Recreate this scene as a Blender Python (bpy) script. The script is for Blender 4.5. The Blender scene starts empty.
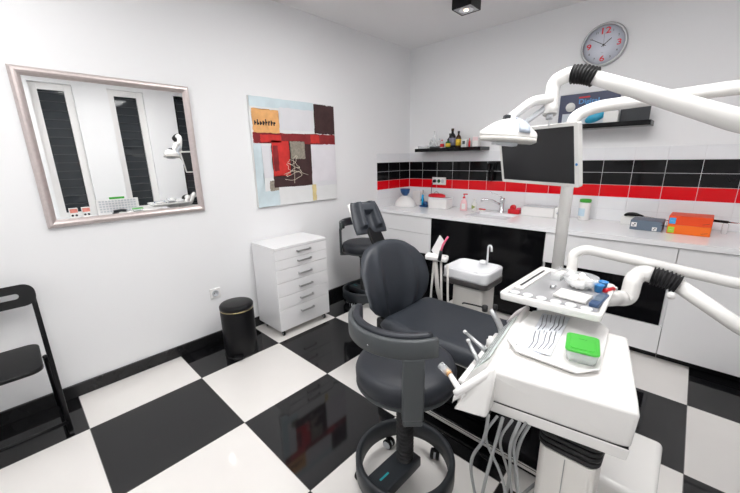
import bpy, bmesh, math, random
from mathutils import Vector, Matrix, Euler
random.seed(7)
PI = math.pi
SC = bpy.context.scene
COL = SC.collection
R = math.radians

# ------------------------------------------------------------------ materials
def nmat(name):
    m = bpy.data.materials.new(name); m.use_nodes = True
    return m, m.node_tree, m.node_tree.nodes['Principled BSDF']
def mat(name, col, rough=.5, metal=0, spec=.5, bump=0, bscale=200, var=0, vscale=8, coat=0, trans=0, emit=None, es=0, alpha=1, ior=1.45):
    m, nt, b = nmat(name)
    b.inputs['Base Color'].default_value = (*col, 1)
    b.inputs['Roughness'].default_value = rough
    b.inputs['Metallic'].default_value = metal
    b.inputs['Specular IOR Level'].default_value = spec
    b.inputs['Coat Weight'].default_value = coat
    b.inputs['Coat Roughness'].default_value = .08
    b.inputs['Transmission Weight'].default_value = trans
    b.inputs['IOR'].default_value = ior
    b.inputs['Alpha'].default_value = alpha
    if emit: b.inputs['Emission Color'].default_value = (*emit, 1); b.inputs['Emission Strength'].default_value = es
    tc = nt.nodes.new('ShaderNodeTexCoord')
    if var:
        n = nt.nodes.new('ShaderNodeTexNoise'); n.inputs['Scale'].default_value = vscale; n.inputs['Detail'].default_value = 4
        nt.links.new(tc.outputs['Object'], n.inputs['Vector'])
        mx = nt.nodes.new('ShaderNodeMix'); mx.data_type = 'RGBA'
        mx.inputs[6].default_value = tuple(max(0, c*(1-var)) for c in col)+(1,)
        mx.inputs[7].default_value = tuple(min(1, c*(1+var)) for c in col)+(1,)
        nt.links.new(n.outputs['Fac'], mx.inputs[0]); nt.links.new(mx.outputs[2], b.inputs['Base Color'])
    if bump:
        n = nt.nodes.new('ShaderNodeTexNoise'); n.inputs['Scale'].default_value = bscale; n.inputs['Detail'].default_value = 3
        nt.links.new(tc.outputs['Object'], n.inputs['Vector'])
        bp = nt.nodes.new('ShaderNodeBump'); bp.inputs['Strength'].default_value = bump; bp.inputs['Distance'].default_value = .002
        nt.links.new(n.outputs['Fac'], bp.inputs['Height']); nt.links.new(bp.outputs['Normal'], b.inputs['Normal'])
    return m
M = dict(
 wall=mat('wall_paint', (.85,.855,.865), .75, bump=.08, bscale=90),
 ceil=mat('ceiling_paint', (.82,.815,.82), .9, bump=.05),
 whitelac=mat('white_lacquer', (.84,.84,.85), .22, var=.02, vscale=3),
 whitelam=mat('white_laminate', (.80,.81,.83), .35, var=.02, vscale=4),
 counter=mat('white_stone', (.88,.885,.90), .10, var=.01, vscale=25),
 blackgloss=mat('black_gloss', (.004,.004,.005), .10, spec=.22, var=.2, vscale=5),
 skirting=mat('black_skirting', (.012,.012,.013), .25, var=.2),
 leather=mat('charcoal_leather', (.028,.033,.042), .42, bump=.25, bscale=420, var=.12, vscale=12),
 leather2=mat('black_leather', (.017,.020,.027), .45, bump=.2, bscale=420, var=.12, vscale=12),
 greyplast=mat('grey_plastic', (.062,.069,.073), .42, bump=.15, bscale=500, var=.08),
 darkplast=mat('dark_plastic', (.022,.026,.031), .42, bump=.12, bscale=500, var=.1),
 blackplast=mat('black_plastic', (.005,.005,.006), .35, spec=.3, bump=.1, bscale=500, var=.1),
 rubber=mat('black_rubber', (.012,.012,.013), .55, var=.15),
 whiteplast=mat('white_plastic', (.81,.80,.79), .28, var=.015, vscale=6),
 whiteenam=mat('white_enamel', (.79,.78,.76), .20, coat=.25, var=.015, vscale=6),
 ceramic=mat('white_ceramic', (.80,.81,.83), .08, coat=.5, var=.01),
 cream=mat('ivory_plastic', (.70,.68,.645), .35, var=.03),
 greyhose=mat('grey_hose', (.30,.31,.31), .4, var=.06),
 lightgrey=mat('light_grey_plastic', (.55,.57,.60), .35, var=.05),
 chrome=mat('chrome', (.75,.76,.78), .12, metal=1, var=.03),
 steel_dark=mat('dark_steel', (.22,.23,.25), .35, metal=.8, var=.2),
 brushed=mat('brushed_steel', (.55,.55,.56), .32, metal=1, var=.06, vscale=40),
 frame=mat('champagne_metal_frame', (.60,.53,.515), .36, metal=.6, var=.12, vscale=60, bump=.2, bscale=150),
 mirror=mat('mirror_glass', (.92,.93,.93), .0, metal=1, var=.002),
 gold=mat('brass_band', (.62,.52,.28), .25, metal=1, var=.05),
 red=mat('red_plastic', (.60,.010,.020), .3, var=.08),
 pink=mat('pink_plastic', (.75,.12,.22), .3, var=.08),
 blue=mat('blue_plastic', (.02,.22,.55), .3, var=.1),
 navy=mat('navy_plastic', (.015,.07,.20), .35, var=.1),
 lblue=mat('light_blue_print', (.05,.35,.70), .4, var=.1),
 green=mat('green_lid', (.055,.42,.045), .35, var=.06),
 dgreen=mat('dark_green_glass', (.02,.10,.03), .1, var=.1),
 orange=mat('orange_card', (.85,.16,.01), .4, var=.04),
 redorange=mat('red_orange_card', (.80,.07,.01), .4, var=.04),
 slate=mat('slate_card', (.12,.16,.21), .45, var=.06),
 lime=mat('lime_print', (.35,.60,.05), .4, var=.05),
 amber=mat('yellow_label', (.75,.50,.04), .45, var=.1),
 brownglass=mat('brown_glass', (.05,.02,.008), .1, var=.1),
 blackglass=mat('black_bottle', (.008,.008,.010), .15, var=.1),
 clockface=mat('clock_face', (.70,.73,.82), .3, var=.01),
 clockred=mat('clock_red', (.75,.03,.05), .5, var=.02),
 ink=mat('dark_ink', (.02,.02,.025), .5, var=.05),
 silver=mat('silver_paint', (.52,.53,.54), .35, metal=.6, var=.04),
 paper=mat('paper', (.80,.80,.78), .6, var=.02),
 clear=mat('clear_plastic', (.86,.88,.89), .08, alpha=.32, var=.002),
 tinglass=mat('clear_glass', (.90,.93,.94), .02, trans=1, ior=1.1, var=.002),
 smoke=mat('smoky_glass', (.30,.31,.33), .08, trans=.35, ior=1.3, var=.03),
 screen=mat('dark_screen', (.018,.018,.020), .22, var=.1),
 nightglass=mat('dark_window_glass', (.03,.035,.04), .05, var=.1),
 gauze=mat('gauze', (.80,.79,.77), .8, bump=.5, bscale=60, var=.05),
 foil=mat('pouch_film', (.72,.75,.80), .2, var=.15, vscale=90),
 wood=mat('blind_slat', (.06,.065,.07), .5, var=.1),
 copper=mat('copper_lens', (.75,.45,.22), .2, metal=.6, var=.1),
 teal=mat('teal_print', (.02,.35,.38), .4, var=.05),
 lampglow=mat('spot_bulb', (1,.8,.6), .3, emit=(1,.72,.5), es=2.5, var=.01),
 fill_glow=mat('fill_panel_glow', (.9,.9,.9), .5, emit=(1,.985,.975), es=8.0, var=.01),  # glowing face of the added ceiling fill panels
)

def floor_mat():
    m, nt, b = nmat('checkerboard_tiles'); N = nt.nodes; L = nt.links
    tc = N.new('ShaderNodeTexCoord'); sp = N.new('ShaderNodeSeparateXYZ'); L.new(tc.outputs['Object'], sp.inputs[0])
    S_, A, B = .5861, .3987, -1.6224
    def mth(op, a, bb=None):
        n = N.new('ShaderNodeMath'); n.operation = op
        for i, v in enumerate((a, bb)):
            if v is None: continue
            if isinstance(v, (int, float)): n.inputs[i].default_value = v
            else: L.new(v, n.inputs[i])
        return n.outputs[0]
    u = mth('DIVIDE', mth('SUBTRACT', sp.outputs[0], A), S_); v = mth('DIVIDE', mth('SUBTRACT', sp.outputs[1], B), S_)
    par = mth('FLOORED_MODULO', mth('ADD', mth('FLOOR', u), mth('FLOOR', v)), 2)
    def edge(q):
        f = mth('FRACT', q); return mth('MINIMUM', f, mth('SUBTRACT', 1.0, f))
    e = mth('LESS_THAN', mth('MINIMUM', edge(u), edge(v)), .0025)
    nz = N.new('ShaderNodeTexNoise'); nz.inputs['Scale'].default_value = 2.5; nz.inputs['Detail'].default_value = 5; L.new(tc.outputs['Object'], nz.inputs['Vector'])
    w = N.new('ShaderNodeMix'); w.data_type = 'RGBA'; L.new(nz.outputs['Fac'], w.inputs[0]); w.inputs[6].default_value = (.74,.715,.69,1); w.inputs[7].default_value = (.82,.80,.775,1)
    k = N.new('ShaderNodeMix'); k.data_type = 'RGBA'; L.new(par, k.inputs[0]); L.new(w.outputs[2], k.inputs[6]); k.inputs[7].default_value = (.006,.006,.007,1)
    g = N.new('ShaderNodeMix'); g.data_type = 'RGBA'; L.new(e, g.inputs[0]); L.new(k.outputs[2], g.inputs[6]); g.inputs[7].default_value = (.12,.115,.11,1)
    L.new(g.outputs[2], b.inputs['Base Color']); b.inputs['Roughness'].default_value = .07
    L.new(mth('ADD', mth('MULTIPLY', e, .4), .06), b.inputs['Roughness'])
    return m
M['floor'] = floor_mat()

# ------------------------------------------------------------------ geometry helpers
def mark(bm, n0, mi=0, smooth=False):
    for f in list(bm.faces)[n0:]:
        f.material_index = mi; f.smooth = smooth
def add_box(bm, p0, p1, bev=0, seg=2, mi=0, mtx=None, smooth=False):
    c = [(a+b)/2 for a, b in zip(p0, p1)]; s = [abs(b-a) for a, b in zip(p0, p1)]
    t = bmesh.new(); bmesh.ops.create_cube(t, size=1)
    for v in t.verts: v.co = Vector((v.co.x*s[0]+c[0], v.co.y*s[1]+c[1], v.co.z*s[2]+c[2]))
    if bev: bmesh.ops.bevel(t, geom=t.edges[:], offset=min(bev, min(s)*.49), segments=seg, profile=.5, affect='EDGES')
    merge(bm, t, mi, bool(bev) if not smooth else True, mtx, lambda f: max(abs(c_) for c_ in f.normal) > .9999)
def merge(bm, t, mi=0, smooth=False, mtx=None, flat=None):
    t.normal_update(); hard = {i for i, f in enumerate(t.faces) if flat and flat(f)}
    if mtx is not None: bmesh.ops.transform(t, matrix=mtx, verts=t.verts[:])
    mp = {v: bm.verts.new(v.co) for v in t.verts}
    for i, f in enumerate(t.faces):
        try: g = bm.faces.new([mp[v] for v in f.verts])
        except ValueError: continue
        g.material_index = mi; g.smooth = smooth and i not in hard
    t.free()
def fillet(pts, rad, n=6):
    pts = [Vector(p) for p in pts]
    if rad <= 0 or len(pts) < 3: return pts
    out = [pts[0]]
    for i in range(1, len(pts)-1):
        a, b, c = pts[i-1], pts[i], pts[i+1]
        d1 = (a-b); d2 = (c-b); r = min(rad, d1.length*.49, d2.length*.49)
        p = b+d1.normalized()*r; q = b+d2.normalized()*r
        for k in range(n+1):
            t = k/n; out.append(p*(1-t)**2+b*2*t*(1-t)+q*t*t)
    out.append(pts[-1]); return out
def add_tube(bm, pts, r, seg=16, mi=0, rad=0, caps=True, closed=False, flat=1.0):
    """r: number or list of radii (per resampled point) or function of t"""
    P = fillet(pts, rad) if rad else [Vector(p) for p in pts]
    n = len(P); rings = []; prev = None
    L = [0]
    for i in range(1, n): L.append(L[-1]+(P[i]-P[i-1]).length)
    for i in range(n):
        if closed: t = (P[(i+1) % n]-P[i-1]).normalized()
        else: t = (P[min(i+1, n-1)]-P[max(i-1, 0)]).normalized()
        if prev is None:
            a = Vector((0, 0, 1)) if abs(t.z) < .9 else Vector((1, 0, 0)); x = t.cross(a).normalized()
        else: x = (prev-t*prev.dot(t)).normalized()
        prev = x; y = t.cross(x)
        rr = r(L[i]/max(L[-1], 1e-9)) if callable(r) else (r[i] if isinstance(r, (list, tuple)) else r)
        rings.append([bm.verts.new(P[i]+(x*math.cos(2*PI*k/seg)+y*math.sin(2*PI*k/seg)*flat)*rr) for k in range(seg)])
    fs = []
    for i in range(n if closed else n-1):
        A, B = rings[i], rings[(i+1) % n]
        for k in range(seg): fs.append(bm.faces.new((A[k], A[(k+1) % seg], B[(k+1) % seg], B[k])))
    for f in fs: f.smooth = True; f.material_index = mi
    if caps and not closed:
        for rg in (rings[0][::-1], rings[-1]): f = bm.faces.new(rg); f.material_index = mi
def add_lathe(bm, prof, c=(0, 0, 0), seg=32, mi=0, mtx=None, smooth=True, sx=1, sy=1):
    t = bmesh.new(); rings = []
    for r, z in prof:
        if r <= 1e-6: rings.append([t.verts.new((c[0], c[1], c[2]+z))])
        else: rings.append([t.verts.new((c[0]+r*sx*math.cos(2*PI*k/seg), c[1]+r*sy*math.sin(2*PI*k/seg), c[2]+z)) for k in range(seg)])
    for A, B in zip(rings, rings[1:]):
        for k in range(seg):
            a = A[k % len(A)], A[(k+1) % len(A)]; b = B[k % len(B)], B[(k+1) % len(B)]
            vs = []
            for v in (a[0], a[1], b[1], b[0]):
                if v not in vs: vs.append(v)
            if len(vs) > 2: t.faces.new(vs)
    for rg, fl in ((rings[0], True), (rings[-1], False)):
        if len(rg) > 2: t.faces.new(rg[::-1] if fl else rg)
    merge(bm, t, mi, smooth, mtx)
def add_prism(bm, poly, z0, z1, bev=0, seg=2, mi=0, mtx=None):
    """poly in xy, extruded z0..z1"""
    t = bmesh.new(); vs = [t.verts.new((x, y, z0)) for x, y in poly]; f = t.faces.new(vs)
    r = bmesh.ops.extrude_face_region(t, geom=[f])
    for v in r['geom']:
        if isinstance(v, bmesh.types.BMVert): v.co.z = z1
    bmesh.ops.recalc_face_normals(t, faces=t.faces[:])
    if bev: bmesh.ops.bevel(t, geom=t.edges[:], offset=bev, segments=seg, profile=.5, affect='EDGES', clamp_overlap=True)
    merge(bm, t, mi, bool(bev), mtx, lambda f: abs(f.normal.z) > .9999)
def rrect(x0, y0, x1, y1, r, n=5):
    out = []
    for cx, cy, a0 in ((x1-r, y1-r, 0), (x0+r, y1-r, 90), (x0+r, y0+r, 180), (x1-r, y0+r, 270)):
        for k in range(n+1):
            a = R(a0+90*k/n); out.append((cx+r*math.cos(a), cy+r*math.sin(a)))
    return out
def add_pad(bm, front, back, nu=28, nv=28, mi=0):
    """closed pad from two surfaces front(u,v), back(u,v), u,v in -1..1 (disc mapped to shape)"""
    F = [[None]*(nv+1) for _ in range(nu+1)]; B = [[None]*(nv+1) for _ in range(nu+1)]
    for i in range(nu+1):
        for j in range(nv+1):
            u = -1+2*i/nu; v = -1+2*j/nv
            F[i][j] = bm.verts.new(front(u, v))
            edge = i in (0, nu) or j in (0, nv)
            B[i][j] = bm.verts.new(back(u, v))
    fs = []
    for i in range(nu):
        for j in range(nv):
            fs.append(bm.faces.new((F[i][j], F[i+1][j], F[i+1][j+1], F[i][j+1])))
            fs.append(bm.faces.new((B[i][j], B[i][j+1], B[i+1][j+1], B[i+1][j])))
    for i in range(nu):
        fs.append(bm.faces.new((F[i][0], B[i][0], B[i+1][0], F[i+1][0]))); fs.append(bm.faces.new((F[i][nv], F[i+1][nv], B[i+1][nv], B[i][nv])))
    for j in range(nv):
        fs.append(bm.faces.new((F[0][j], F[0][j+1], B[0][j+1], B[0][j]))); fs.append(bm.faces.new((F[nu][j], B[nu][j], B[nu][j+1], F[nu][j+1])))
    for f in fs: f.smooth = True; f.material_index = mi
def text_bm(s, size, mi=0, ext=.0005, bold=0, sx=1):
    cu = bpy.data.curves.new('t', 'FONT'); cu.body = s; cu.size = size; cu.align_x = 'CENTER'; cu.align_y = 'CENTER'; cu.extrude = ext; cu.offset = bold
    o = bpy.data.objects.new('t', cu); COL.objects.link(o)
    dg = bpy.context.evaluated_depsgraph_get(); me = bpy.data.meshes.new_from_object(o.evaluated_get(dg))
    t = bmesh.new(); t.from_mesh(me); bmesh.ops.triangulate(t, faces=t.faces[:])
    for v in t.verts: v.co.x *= sx
    bpy.data.objects.remove(o); bpy.data.curves.remove(cu); bpy.data.meshes.remove(me)
    return t
def add_text(bm, s, size, mtx, mi=0, ext=.0005, bold=0, sx=1):
    merge(bm, text_bm(s, size, mi, ext, bold, sx), mi, False, mtx)
def frame_mtx(o, x, y):
    """matrix with given origin and x / y axes (z = x cross y)"""
    x = Vector(x).normalized(); z = x.cross(Vector(y)).normalized(); y = z.cross(x)
    m = Matrix((( x.x, y.x, z.x, o[0]), (x.y, y.y, z.y, o[1]), (x.z, y.z, z.z, o[2]), (0, 0, 0, 1)))
    return m
BM = bmesh.new

# ------------------------------------------------------------------ objects
def obj(name, bm, mats, parent=None, world=False):
    if not isinstance(mats, (list, tuple)): mats = [mats]
    bmesh.ops.recalc_face_normals(bm, faces=bm.faces[:])
    if world and parent is not None:
        top = parent
        while top.parent: top = top.parent
        bmesh.ops.transform(bm, matrix=top.matrix_basis.inverted(), verts=bm.verts[:])
    me = bpy.data.meshes.new(name); bm.to_mesh(me); bm.free()
    for m in mats: me.materials.append(M[m] if isinstance(m, str) else m)
    o = bpy.data.objects.new(name, me); COL.objects.link(o)
    if parent is not None: o.parent = parent
    return o
def tag(o, label, cat, group=None, kind=None):
    o['label'] = label; o['category'] = cat
    if group: o['group'] = group
    if kind: o['kind'] = kind
    return o
def thing(name, label, cat, loc=(0, 0, 0), rz=0, group=None):
    o = bpy.data.objects.new(name, None); COL.objects.link(o); o.empty_display_size = .05
    o.location = loc; o.rotation_euler = (0, 0, rz)
    return tag(o, label, cat, group)
def W(name, bm, mats, root): return obj(name, bm, mats, root, world=True)
def struct(name, bm, mats, parent=None):
    o = obj(name, bm, mats, parent)
    if parent is None: o['kind'] = 'structure'
    return o
def single(name, bm, mats, label, cat, base, group=None):
    """a thing that is one mesh, origin moved to its base"""
    bmesh.ops.transform(bm, matrix=Matrix.Translation(-Vector(base)), verts=bm.verts[:])
    o = obj(name, bm, mats); o.location = base
    return tag(o, label, cat, group)
def dup(root, loc, rz=0, label=None, group=None):
    r = root.copy(); COL.objects.link(r); r.location = loc; r.rotation_euler = (0, 0, rz)
    if label: r['label'] = label
    if group: r['group'] = group
    for ch in list(root.children):
        c = ch.copy(); COL.objects.link(c); c.parent = r
        for g in ch.children:
            d = g.copy(); COL.objects.link(d); d.parent = c
    return r

# ================================================================== THE ROOM
RX, RY, RH = 3.6, -4.8, 2.5686
bm = BM(); add_box(bm, (-.12, RY-.12, -.1), (RX+.12, .12, 0)); struct('floor', bm, 'floor')
bm = BM(); add_box(bm, (-.12, RY-.12, RH), (RX+.12, .12, RH+.1)); struct('ceiling', bm, 'ceil')
bm = BM(); add_box(bm, (-.12, RY, 0), (0, 0, RH)); struct('wall_left', bm, 'wall')
bm = BM(); add_box(bm, (-.12, 0, 0), (RX+.12, .12, RH)); struct('wall_back', bm, 'wall')
bm = BM(); add_box(bm, (-.12, RY-.12, 0), (RX+.12, RY, RH)); struct('wall_front', bm, 'wall')
WIN = [(-3.00, -2.58), (-2.205, -1.77), (-1.36, -1.02)]; WZ0, WZ1 = .66, 2.39
bm = BM(); ys = RY
for a, b in WIN:
    add_box(bm, (RX, ys, 0), (RX+.14, a, RH)); add_box(bm, (RX, a, 0), (RX+.14, b, WZ0)); add_box(bm, (RX, a, WZ1), (RX+.14, b, RH)); ys = b
add_box(bm, (RX, ys, 0), (RX+.14, 0, RH)); struct('wall_right', bm, 'wall')
for i, (a, b) in enumerate(WIN):
    bm = BM(); add_box(bm, (RX+.095, a, WZ0), (RX+.105, b, WZ1)); pane = struct('window_%d' % (i+1), bm, 'nightglass')
    fm = 'blackplast' if i == 2 else 'whiteplast'
    bm = BM(); w = .080 if i < 2 else .045
    add_box(bm, (RX+.06, a, WZ0), (RX+.11, a+w, WZ1), .003); add_box(bm, (RX+.06, b-w, WZ0), (RX+.11, b, WZ1), .003)
    add_box(bm, (RX+.0605, a+w, WZ0), (RX+.1095, b-w, WZ0+w)); add_box(bm, (RX+.0605, a+w, WZ1-w), (RX+.1095, b-w, WZ1))
    struct('window_frame', bm, fm, pane)
    bm = BM(); z = WZ0+.08
    while z < WZ1-.05: add_box(bm, (RX+.072, a+w, z), (RX+.082, b-w, z+.006)); z += .11
    struct('blind_slat', bm, 'wood', pane)
# skirting
bm = BM(); add_box(bm, (0, RY+.02, 0), (.018, -.002, .082), .003); struct('baseboard_left', bm, 'skirting')
bm = BM(); add_box(bm, (.018, RY, 0), (RX, RY+.018, .082), .003); struct('baseboard_front', bm, 'skirting')
bm = BM(); add_box(bm, (RX-.018, RY+.02, 0), (RX, -.66, .082), .003); struct('baseboard_right', bm, 'skirting')

# tiled splashback (tiles are modelled; rows of white, red, black, black, white)
CT = .845                                             # counter height
def tilewall(name, back):
    bm = BM(); ZB = 1.0423; h = .0992
    rows = [(ZB-2*h, 0), (ZB-h, 0), (ZB, 1), (ZB+h, 2), (ZB+2*h, 2), (ZB+3*h, 0)]
    if back: add_box(bm, (.0, -.006, CT), (RX, -.0005, ZB+4*h-.001), mi=3)
    else: add_box(bm, (.0005, -.600, CT), (.006, -.008, ZB+4*h-.001), mi=3)
    n = 18 if back else 3
    for k in range(n):
        for z, mi in rows:
            z0 = max(z, CT); z1 = z+h
            if back: add_box(bm, (.2*k+(.0015 if k else .0125), -.0085, z0+.0015), (.2*k+.1985, -.0055, z1-.0015), .0012, 1, mi)
            else: add_box(bm, (.0055, -.2*k-.1985, z0+.0015), (.0085, -.2*k-.0015 if k else -.009, z1-.0015), .0012, 1, mi)
    for f in bm.faces: f.smooth = False
    return bm
tiles_w = mat('white_glazed_tile', (.80,.81,.83), .08, var=.01)
tiles_r = mat('red_glazed_tile', (.70,.002,.008), .1, spec=.3, var=.06)
tiles_k = mat('black_glazed_tile', (.005,.005,.006), .08, spec=.25, var=.2)
grout = mat('grout', (.74,.74,.76), .8, var=.06)
struct('trim_1', tilewall('b', True), [tiles_w, tiles_r, tiles_k, grout])
struct('trim_2', tilewall('l', False), [tiles_w, tiles_r, tiles_k, grout])

# ------------------------------------------------------------------ added fill light panels, out of view, to brighten the room evenly
def added_fill_panel(x, y, lx, ly, label):
    t = thing('added_fill_panel', label, 'lamp', (x, y, RH), group='added fill light panels')
    bm = BM()
    for a, b in (((-lx/2-.02, -ly/2-.02), (lx/2+.02, -ly/2)), ((-lx/2-.02, ly/2), (lx/2+.02, ly/2+.02)), ((-lx/2-.02, -ly/2), (-lx/2, ly/2)), ((lx/2, -ly/2), (lx/2+.02, ly/2))):
        add_box(bm, (*a, -.04), (*b, -.0005), .003)
    obj('housing', bm, 'whiteplast', t)
    bm = BM(); add_box(bm, (-lx/2, -ly/2, -.032), (lx/2, ly/2, -.026)); obj('fill_glow', bm, 'fill_glow', t)
added_fill_panel(1.15, -3.60, 1.2, .50, 'added unseen fill light panel on the side of the room nearest the mirror')
added_fill_panel(3.05, -3.60, .40, .80, 'added unseen fill light panel in front of the leftmost window in the mirror')
added_fill_panel(1.35, -1.78, .80, .55, 'added unseen fill light panel between the black spotlight and the mirror wall')
added_fill_panel(2.35, -2.15, .90, .75, 'added unseen fill light panel above the dental chair and delivery unit')

# black cube spotlight
t = thing('ceiling_spotlight', 'black cube spotlight with a round reflector fixed to the ceiling', 'lamp', (1.122, -.820, RH), R(0))
def spot():
    s = .077; bm = BM()
    for a, b in (((-s, -s), (s, -s+.006)), ((-s, s-.006), (s, s)), ((-s, -s), (-s+.006, s)), ((s-.006, -s), (s, s))): add_box(bm, (*a, -.120), (*b, -.0005))
    obj('housing', bm, 'blackplast', t)
    bm = BM(); add_box(bm, (-s+.006, -s+.006, -.117), (s-.006, s-.006, -.111)); obj('face_plate', bm, 'silver', t)
    bm = BM(); add_lathe(bm, [(.020, -.1185), (.050, -.1235), (.056, -.122), (.056, -.1178), (.020, -.1178)]); obj('reflector_ring', bm, 'chrome', t)
    bm = BM(); add_lathe(bm, [(0, -.126), (.014, -.124), (.019, -.119), (0, -.1185)]); obj('bulb', bm, 'lampglow', t)
spot()

# ================================================================== LEFT WALL
# mirror
t = thing('wall_mirror', 'large wall mirror in a brushed champagne metal frame reflecting the windows opposite', 'mirror', (0, -2.90, 1.456))
y0, y1, z0, z1 = -3.322, -2.477, 1.043, 1.870
bm = BM(); fw = .044
prof = [(0, .001), (0, .012), (.005, .022), (.012, .028), (.022, .029), (.032, .024), (.039, .017), (fw, .0125), (fw, .001)]  # inset, depth
rings = []
for ins, d in prof:
    rings.append([bm.verts.new((d, a, b)) for a, b in ((y0+ins, z0+ins), (y1-ins, z0+ins), (y1-ins, z1-ins), (y0+ins, z1-ins))])
for A, B in zip(rings, rings[1:]):
    for k in range(4): bm.faces.new((A[k], A[(k+1) % 4], B[(k+1) % 4], B[k]))
A, B = rings[-1], rings[0]
for k in range(4): bm.faces.new((A[k], A[(k+1) % 4], B[(k+1) % 4], B[k]))
W('frame', bm, 'frame', t)
bm = BM(); add_box(bm, (.002, y0+fw-.002, z0+fw-.002), (.012, y1-fw+.002, z1-fw+.002)); W('mirror_glass', bm, 'mirror', t)

# abstract painting
t = thing('abstract_painting', 'square abstract canvas of red, brown and white blocks with orange patch', 'painting', (0, -1.635, 1.44))
bm = BM(); add_box(bm, (.001, -2.06, 1.014), (.026, -1.213, 1.866), .002); 
pm = lambda n, c, v=.12, s=14: mat(n, c, .6, bump=.3, bscale=90, var=v, vscale=s)
W('canvas', bm, pm('canvas_white', (.78,.79,.79), .06, 9), t)
pats = [pm('paint_orange', (.85,.42,.16), .3, 20), pm('paint_brown', (.050,.022,.022), .5, 18), pm('paint_red', (.60,.03,.025), .35, 16), pm('paint_maroon', (.24,.018,.02), .6, 18),
        pm('paint_taupe', (.30,.27,.22), .55, 60), pm('paint_paleblue', (.62,.73,.77), .18, 8), pm('paint_offwhite', (.74,.74,.77), .06, 9), pm('paint_yellow', (.80,.66,.32), .2, 12), M['ink'], pm('paint_pearl', (.76,.74,.78), .08, 10)]
rects = [(-2.058,1.79,-1.45,1.864,5), (-2.058,1.014,-1.99,1.52,5), (-2.05,1.016,-1.86,1.14,5), (-2.045,1.60,-1.81,1.775,0), (-1.80,1.63,-1.455,1.80,6), (-1.447,1.61,-1.213,1.856,1),
         (-2.05,1.52,-1.54,1.60,3), (-1.99,1.53,-1.80,1.585,2), (-1.56,1.52,-1.215,1.605,3), (-1.50,1.53,-1.40,1.60,2), (-1.30,1.525,-1.215,1.60,2),
         (-1.90,1.165,-1.505,1.54,1), (-1.895,1.26,-1.73,1.54,2), (-1.885,1.30,-1.84,1.50,3), (-1.72,1.395,-1.57,1.54,4), (-1.94,1.14,-1.86,1.222,4), (-1.50,1.17,-1.215,1.52,9), (-1.51,1.02,-1.465,1.165,7), (-1.46,1.15,-1.215,1.19,6), (-1.985,1.25,-1.91,1.50,6)]
for q, (a, b, c, d, mi) in enumerate(rects):
    bm = BM(); n = 14; x = .0262+.0003*(q % 5+1)
    rnd = random.Random(q); loop = []
    for (p, r_) in (((a, b), (c, b)), ((c, b), (c, d)), ((c, d), (a, d)), ((a, d), (a, b))):
        for k in range(n):
            s = k/n; j = .004 if 0 < k else 0
            loop.append((min(-1.214, max(-2.059, p[0]+(r_[0]-p[0])*s+rnd.uniform(-j, j))), min(1.865, max(1.015, p[1]+(r_[1]-p[1])*s+rnd.uniform(-j, j)))))
    t2 = bmesh.new(); lo = [t2.verts.new((.0255, yy, zz)) for yy, zz in loop]; hi = [t2.verts.new((x, yy, zz)) for yy, zz in loop]
    t2.faces.new(hi)
    for k in range(len(lo)): t2.faces.new((lo[k], lo[(k+1) % len(lo)], hi[(k+1) % len(lo)], hi[k]))
    bmesh.ops.triangulate(t2, faces=[f for f in t2.faces if len(f.verts) > 4]); merge(bm, t2)
    W('paint_patch', bm, pats[mi], t)
bm = BM(); rnd = random.Random(3)
pts = []
for k in range(46):
    s = k/45; pts.append((.0285, -1.70+.10*math.sin(s*23)*(.5+s*.6)*(1 if k % 2 else .6), 1.40-.16*s+.03*math.sin(s*31)))
add_tube(bm, fillet(pts, .02, 3), .0016, 6)
add_tube(bm, [(.0285, -1.80, 1.27), (.0285, -1.70, 1.30), (.0285, -1.55, 1.255)], .0018, 6)
add_tube(bm, [(.0285, -1.70, 1.40), (.0285, -1.69, 1.30), (.0285, -1.70, 1.19)], .0016, 6)
W('white_scribble', bm, pm('paint_cream', (.75,.68,.55), .05), t)
bm = BM(); y = -2.03
while y < -1.84:
    h = rnd.uniform(.028, .05); add_box(bm, (.027, y, 1.655), (.0285, y+rnd.uniform(.006, .012), 1.655+h)); 
    add_lathe(bm, [(0, 0), (.008, 0), (.008, .001), (0, .001)], seg=8, mtx=Matrix.Translation((.0275, y+.012, 1.665+rnd.uniform(0, .02))) @ Matrix.Rotation(PI/2, 4, 'Y'))
    y += .024
W('black_marks', bm, M['ink'], t)

# wall socket beside the bin
t = thing('wall_socket', 'white single power socket low on the left wall above the bin', 'socket', (0, -2.485, .40))
bm = BM(); add_box(bm, (.0005, -.040, -.040), (.009, .040, .040), .004); obj('plate', bm, 'whiteplast', t)
bm = BM(); add_lathe(bm, [(0, .010), (.020, .010), (.022, .013), (.025, .0125), (.025, .009), (0, .0085)], mtx=Matrix.Rotation(PI/2, 4, 'Y')); obj('socket_ring', bm, 'lightgrey', t)
bm = BM()
for s in (-1, 1): add_lathe(bm, [(0, 0), (.003, 0), (.003, .002), (0, .002)], seg=10, mtx=Matrix.Translation((.0105, s*.0095, 0)) @ Matrix.Rotation(PI/2, 4, 'Y'))
obj('socket_hole', bm, 'ink', t)

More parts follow.
